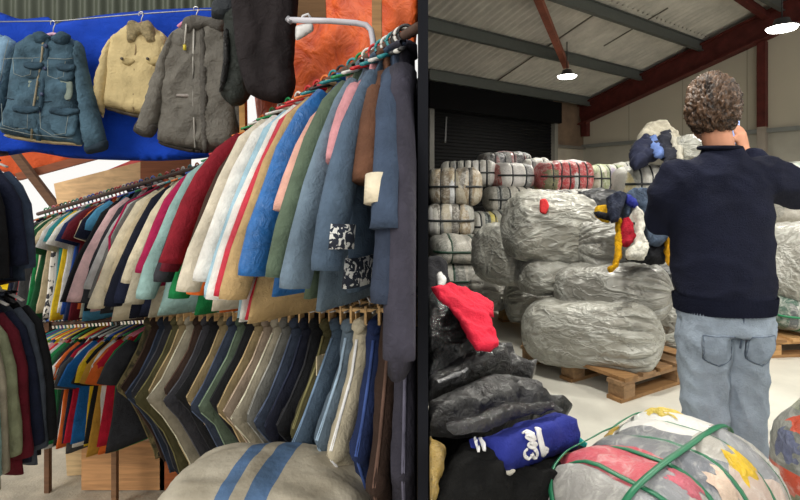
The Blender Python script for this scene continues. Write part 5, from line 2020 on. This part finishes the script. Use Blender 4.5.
for k, pts in enumerate(([(25, 66), (42, 67), (41, 78), (33, 80), (25, 77)], [(58, 68), (74, 68), (73, 80), (66, 82), (58, 79)], [(14, 110), (38, 112), (38, 130), (26, 131), (14, 127)], [(51, 112), (78, 112), (75, 135), (62, 137), (51, 130)])):
    p_ = pan('pocket', pts, Y - .068, .022, dn, t, wr=.002, seed=5.0 + k, res=.012, R=.02)
    x0, x1 = min(q[0] for q in pts), max(q[0] for q in pts)
    y0 = min(q[1] for q in pts)
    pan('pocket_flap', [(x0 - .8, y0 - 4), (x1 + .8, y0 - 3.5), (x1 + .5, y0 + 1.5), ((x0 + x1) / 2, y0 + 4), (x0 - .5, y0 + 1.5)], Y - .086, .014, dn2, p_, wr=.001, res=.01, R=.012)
st = fabric((150, 156, 150))
for pts in ([(24, 62), (25, 77), (33, 80), (41, 78), (43, 63)], [(58, 64), (58, 79), (66, 82), (73, 80), (75, 65)], [(13, 106), (14, 127), (26, 131), (38, 130), (39, 109)], [(50, 109), (51, 130), (62, 137), (75, 135), (79, 110)],
            [(14, 63), (24, 62), (43, 62), (50, 61)], [(58, 62), (75, 63), (82, 62)], [(20, 44), (16, 60), (12, 84)], [(4, 128), (40, 136), (82, 140)]):
    seams('stitching', pts, Y, .083, .0014, st, t)
for x0, x1 in ((28, 40), (60, 72)):
    pan('faded_patch', [(x0, 80), (x1, 81), (x1 + 1, 92), (x1 - 2, 101), (x0 + 1, 100), (x0 - 1, 90)], Y - .064, .012, fabric((138, 150, 140), .85, .3), t, wr=.002, res=.01, R=.03)
seams('zip', [(53, 40), (51, 62), (47, 85), (43, 110), (41, 141)], Y, .075, .006, fabric((150, 140, 116), .4), t)
seams('placket', [(56, 42), (55, 62), (52, 85), (49, 110), (47, 142)], Y, .066, .013, dn2, t)
for x, y in ((56, 50), (55, 72), (52, 97), (49, 113)):
    mk('button', tube([P(x, y, Y) + Vector((0, -.078, 0)), P(x, y, Y) + Vector((0, -.086, 0))], .011, n=12), plain((40, 52, 84), .4), t, world=True)
mk('waist_seam', tube([P(x, y, Y) + Vector((0, -.066, 0)) for x, y in ((14, 100), (30, 103), (50, 104), (70, 103), (83, 101))], .003, n=6), dk, t, world=True)
hook_hanger(53, 24, 34, Y, (206, 160, 184), 'pink hanger holding the washed denim jacket on the wire')

# pale denim piece at the left edge
t = thing('denim_shirt', 'pale blue denim shirt cut by the left edge beside the washed denim jacket', 'shirt', P(0, 86, 2.92))
pan('body', [(-24, 40), (-4, 34), (6, 38), (8, 60), (4, 84), (-24, 88)], 2.92, .08, fabric((124, 156, 182), .85, .25), t, R=.05)
pan('sleeve', [(2, 36), (12, 39), (18, 45), (12, 60), (6, 78), (1, 70)], 2.905, .07, fabric((124, 156, 182), .85, .25), t, R=.04)

# cream jacket
Y = 2.9
cr = fabric((204, 184, 136), .85, .2, 8.0, .4, 28.0)
t = thing('cord_jacket', 'cream jacket with fleecy collar hung between denim jacket and grey parka', 'jacket', P(135, 113, Y))
pan('body', [(129, 24), (120, 32), (112, 38), (108, 58), (107, 80), (105, 106), (118, 110), (140, 115), (158, 114), (166, 84), (170, 42), (158, 30), (148, 24)], Y, .09, cr, t, seed=12.0, R=.06, wr=.010)
pan('sleeve', [(114, 36), (104, 50), (98, 70), (94, 90), (97, 106), (103, 118), (106, 102), (110, 82), (114, 60)], Y - .02, .08, cr, t, seed=13.0, R=.045, wr=.008)
pan('sleeve', [(158, 30), (167, 38), (174, 62), (176, 90), (170, 104), (164, 96), (164, 70), (160, 48)], Y - .01, .07, cr, t, seed=14.0, R=.045, wr=.008)
pan('fleece_collar', [(127, 25), (132, 20), (140, 23), (148, 20), (154, 27), (157, 42), (148, 43), (142, 35), (137, 42), (128, 43)], Y - .05, .05, fabric((190, 172, 132), .95, .35, 60.0, .9, 90.0), t, R=.03, res=.012, wr=.006)
for k, x in enumerate((121, 146)):
    pan('pocket_flap', [(x, 59), (x + 15, 58), (x + 15, 62), (x + 8, 66), (x, 63)], Y - .058, .016, fabric((188, 168, 120)), t, wr=.001, res=.01, R=.012)
    mk('button', tube([P(x + 8, 62, Y) + Vector((0, -.07, 0)), P(x + 8, 62, Y) + Vector((0, -.078, 0))], .008, n=10), plain((70, 60, 50), .4), t, world=True)
seams('zip', [(142, 38), (140, 60), (139, 85), (138, 114)], Y, .055, .005, fabric((150, 130, 96)), t)
pan('hem_lining', [(106, 106), (140, 114), (158, 113), (157, 117), (138, 118), (108, 110)], Y - .0, .05, fabric((84, 74, 60)), t, R=.02, res=.012)
hook_hanger(141, 15, 24, Y, (226, 120, 46), 'orange hanger holding the cream jacket with fleecy collar')
pan('lining', [(134, 24), (148, 24), (146, 32), (141, 36), (136, 32)], Y - .04, .02, fabric((226, 126, 60)), t, R=.015, res=.01)

# grey parka
Y = 2.8
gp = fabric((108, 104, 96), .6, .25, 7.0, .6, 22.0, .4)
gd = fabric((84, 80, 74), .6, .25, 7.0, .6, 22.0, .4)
t = thing('hooded_parka', 'grey hooded parka with long front zip hung at the right of the blue sheet', 'coat', P(200, 150, Y))
pan('body', [(182, 28), (172, 34), (165, 52), (163, 80), (161, 115), (159, 141), (172, 147), (190, 149), (208, 151), (228, 149), (238, 144), (240, 110), (240, 70), (236, 38), (226, 26), (205, 20)], Y, .12, gp, t, seed=22.0, R=.07, wr=.015, fr=(9, 6))
pan('sleeve', [(181, 30), (170, 37), (160, 58), (149, 86), (140, 118), (135, 130), (144, 136), (153, 137), (158, 126), (164, 104), (170, 78), (176, 52)], Y - .035, .09, gp, t, seed=23.0, R=.05, wr=.012)
pan('cuff', [(139, 120), (158, 125), (156, 133), (151, 138), (141, 136), (134, 131)], Y - .05, .06, fabric((66, 62, 58), .7), t, R=.03, res=.012)
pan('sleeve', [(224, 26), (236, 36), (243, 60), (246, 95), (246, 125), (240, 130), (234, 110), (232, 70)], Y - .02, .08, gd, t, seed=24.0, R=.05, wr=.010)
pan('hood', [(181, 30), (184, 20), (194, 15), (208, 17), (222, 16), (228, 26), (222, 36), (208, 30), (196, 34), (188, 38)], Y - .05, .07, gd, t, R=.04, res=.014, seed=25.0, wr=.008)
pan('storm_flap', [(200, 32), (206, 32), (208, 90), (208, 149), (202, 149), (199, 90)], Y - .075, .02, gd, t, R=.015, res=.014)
seams('zip', [(200, 32), (199, 60), (199, 100), (201, 149)], Y, .082, .005, plain((180, 176, 168), .4), t)
pan('chest_patch', [(176, 94), (197, 94), (197, 98), (176, 97)], Y - .07, .016, fabric((164, 156, 150), .5), t, R=.012, res=.01, wr=.001)['label'] = 'paler strip across the front'
pan('hem_lining', [(160, 141), (190, 148), (208, 150), (236, 146), (236, 149), (208, 153), (188, 152), (161, 145)], Y - .02, .05, fabric((60, 54, 50)), t, R=.02, res=.012)
mk('draw_cord', tube([P(194, 30, Y) + Vector((0, -.10, 0)), P(192, 50, Y) + Vector((0, -.095, 0))], .005, n=6), fabric((190, 186, 176)), t, world=True)
mk('toggle', tube([P(192, 50, Y) + Vector((0, -.095, 0)), P(192, 55, Y) + Vector((0, -.095, 0))], .009, n=8), plain((216, 196, 60), .4), t, world=True)
hook_hanger(196, 10, 18, Y, (226, 150, 176), 'pink hanger under the hood of the grey parka')

# dark garments hanging nearer
Y = 2.42
t = thing('dark_trousers', 'dark brown black trousers hanging near the cross beam before the grey parka', 'trousers', P(262, 106, Y))
bk = fabric((38, 32, 34), .8, .3, 6.0, .5, 18.0)
pan('leg_panel', [(232, -12), (260, -12), (297, -12), (296, 30), (294, 62), (296, 84), (291, 99), (278, 104), (262, 100), (248, 93), (240, 70), (235, 40)], Y, .10, bk, t, seed=31.0, R=.06, wr=.014, fr=(9, 4))
t = thing('padded_jacket', 'black padded jacket with shiny trim hanging left of the dark trousers', 'jacket', P(232, 104, Y + .12))
pan('body', [(224, -12), (246, -12), (250, 40), (252, 90), (244, 104), (232, 106), (220, 92), (226, 60), (224, 30)], Y + .14, .10, fabric((40, 46, 42), .6, .3, 8.0, .6, 24.0, .4), t, seed=32.0, R=.06, wr=.016)
pan('quilted_edge', [(224, 30), (229, 30), (230, 60), (226, 84), (219, 92), (223, 60)], Y + .07, .04, fabric((22, 23, 24), .3, .3, 8.0, .8, 40.0, .7), t, R=.025, res=.012, wr=.008)
pan('sleeve', [(212, 2), (224, -4), (236, 0), (236, 14), (224, 20), (212, 18)], Y + .10, .07, fabric((40, 46, 52), .6, .3, 8.0, .5, 24.0, .4), t, R=.04)
# small white hanger on the bent pipe
h = thing('white_hanger', 'white plastic hanger dangling from the bent pipe beside the orange tarpaulin', 'hanger', P(304, 22, 2.3))
mk('hook', tube([P(300, 22, 2.3), P(303, 16, 2.3), P(308, 14, 2.3), P(311, 18, 2.3), P(309, 24, 2.3)], .006, n=8), plain((220, 220, 224), .4), h, world=True)
pan('shoulder_bar', [(296, 26), (312, 23), (313, 31), (304, 37), (296, 40)], 2.3, .02, plain((224, 222, 220), .4), h, wr=0, res=.012)
mk('rail_clip', tube([P(287, 18, 2.3), P(292, 22, 2.3)], .014, n=8), plain((150, 150, 156), .4), h, world=True)
# yellow cloth glimpsed at the left between the racks
cloth('yellow_cloth', 'bright yellow cloth glimpsed between the two left racks', 'cloth', [(-6, 278), (18, 274), (34, 280), (38, 300), (30, 330), (28, 432), (-6, 432)], frontal(4.6), .06, fabric((244, 196, 20)), seed=61.0, res=.03)
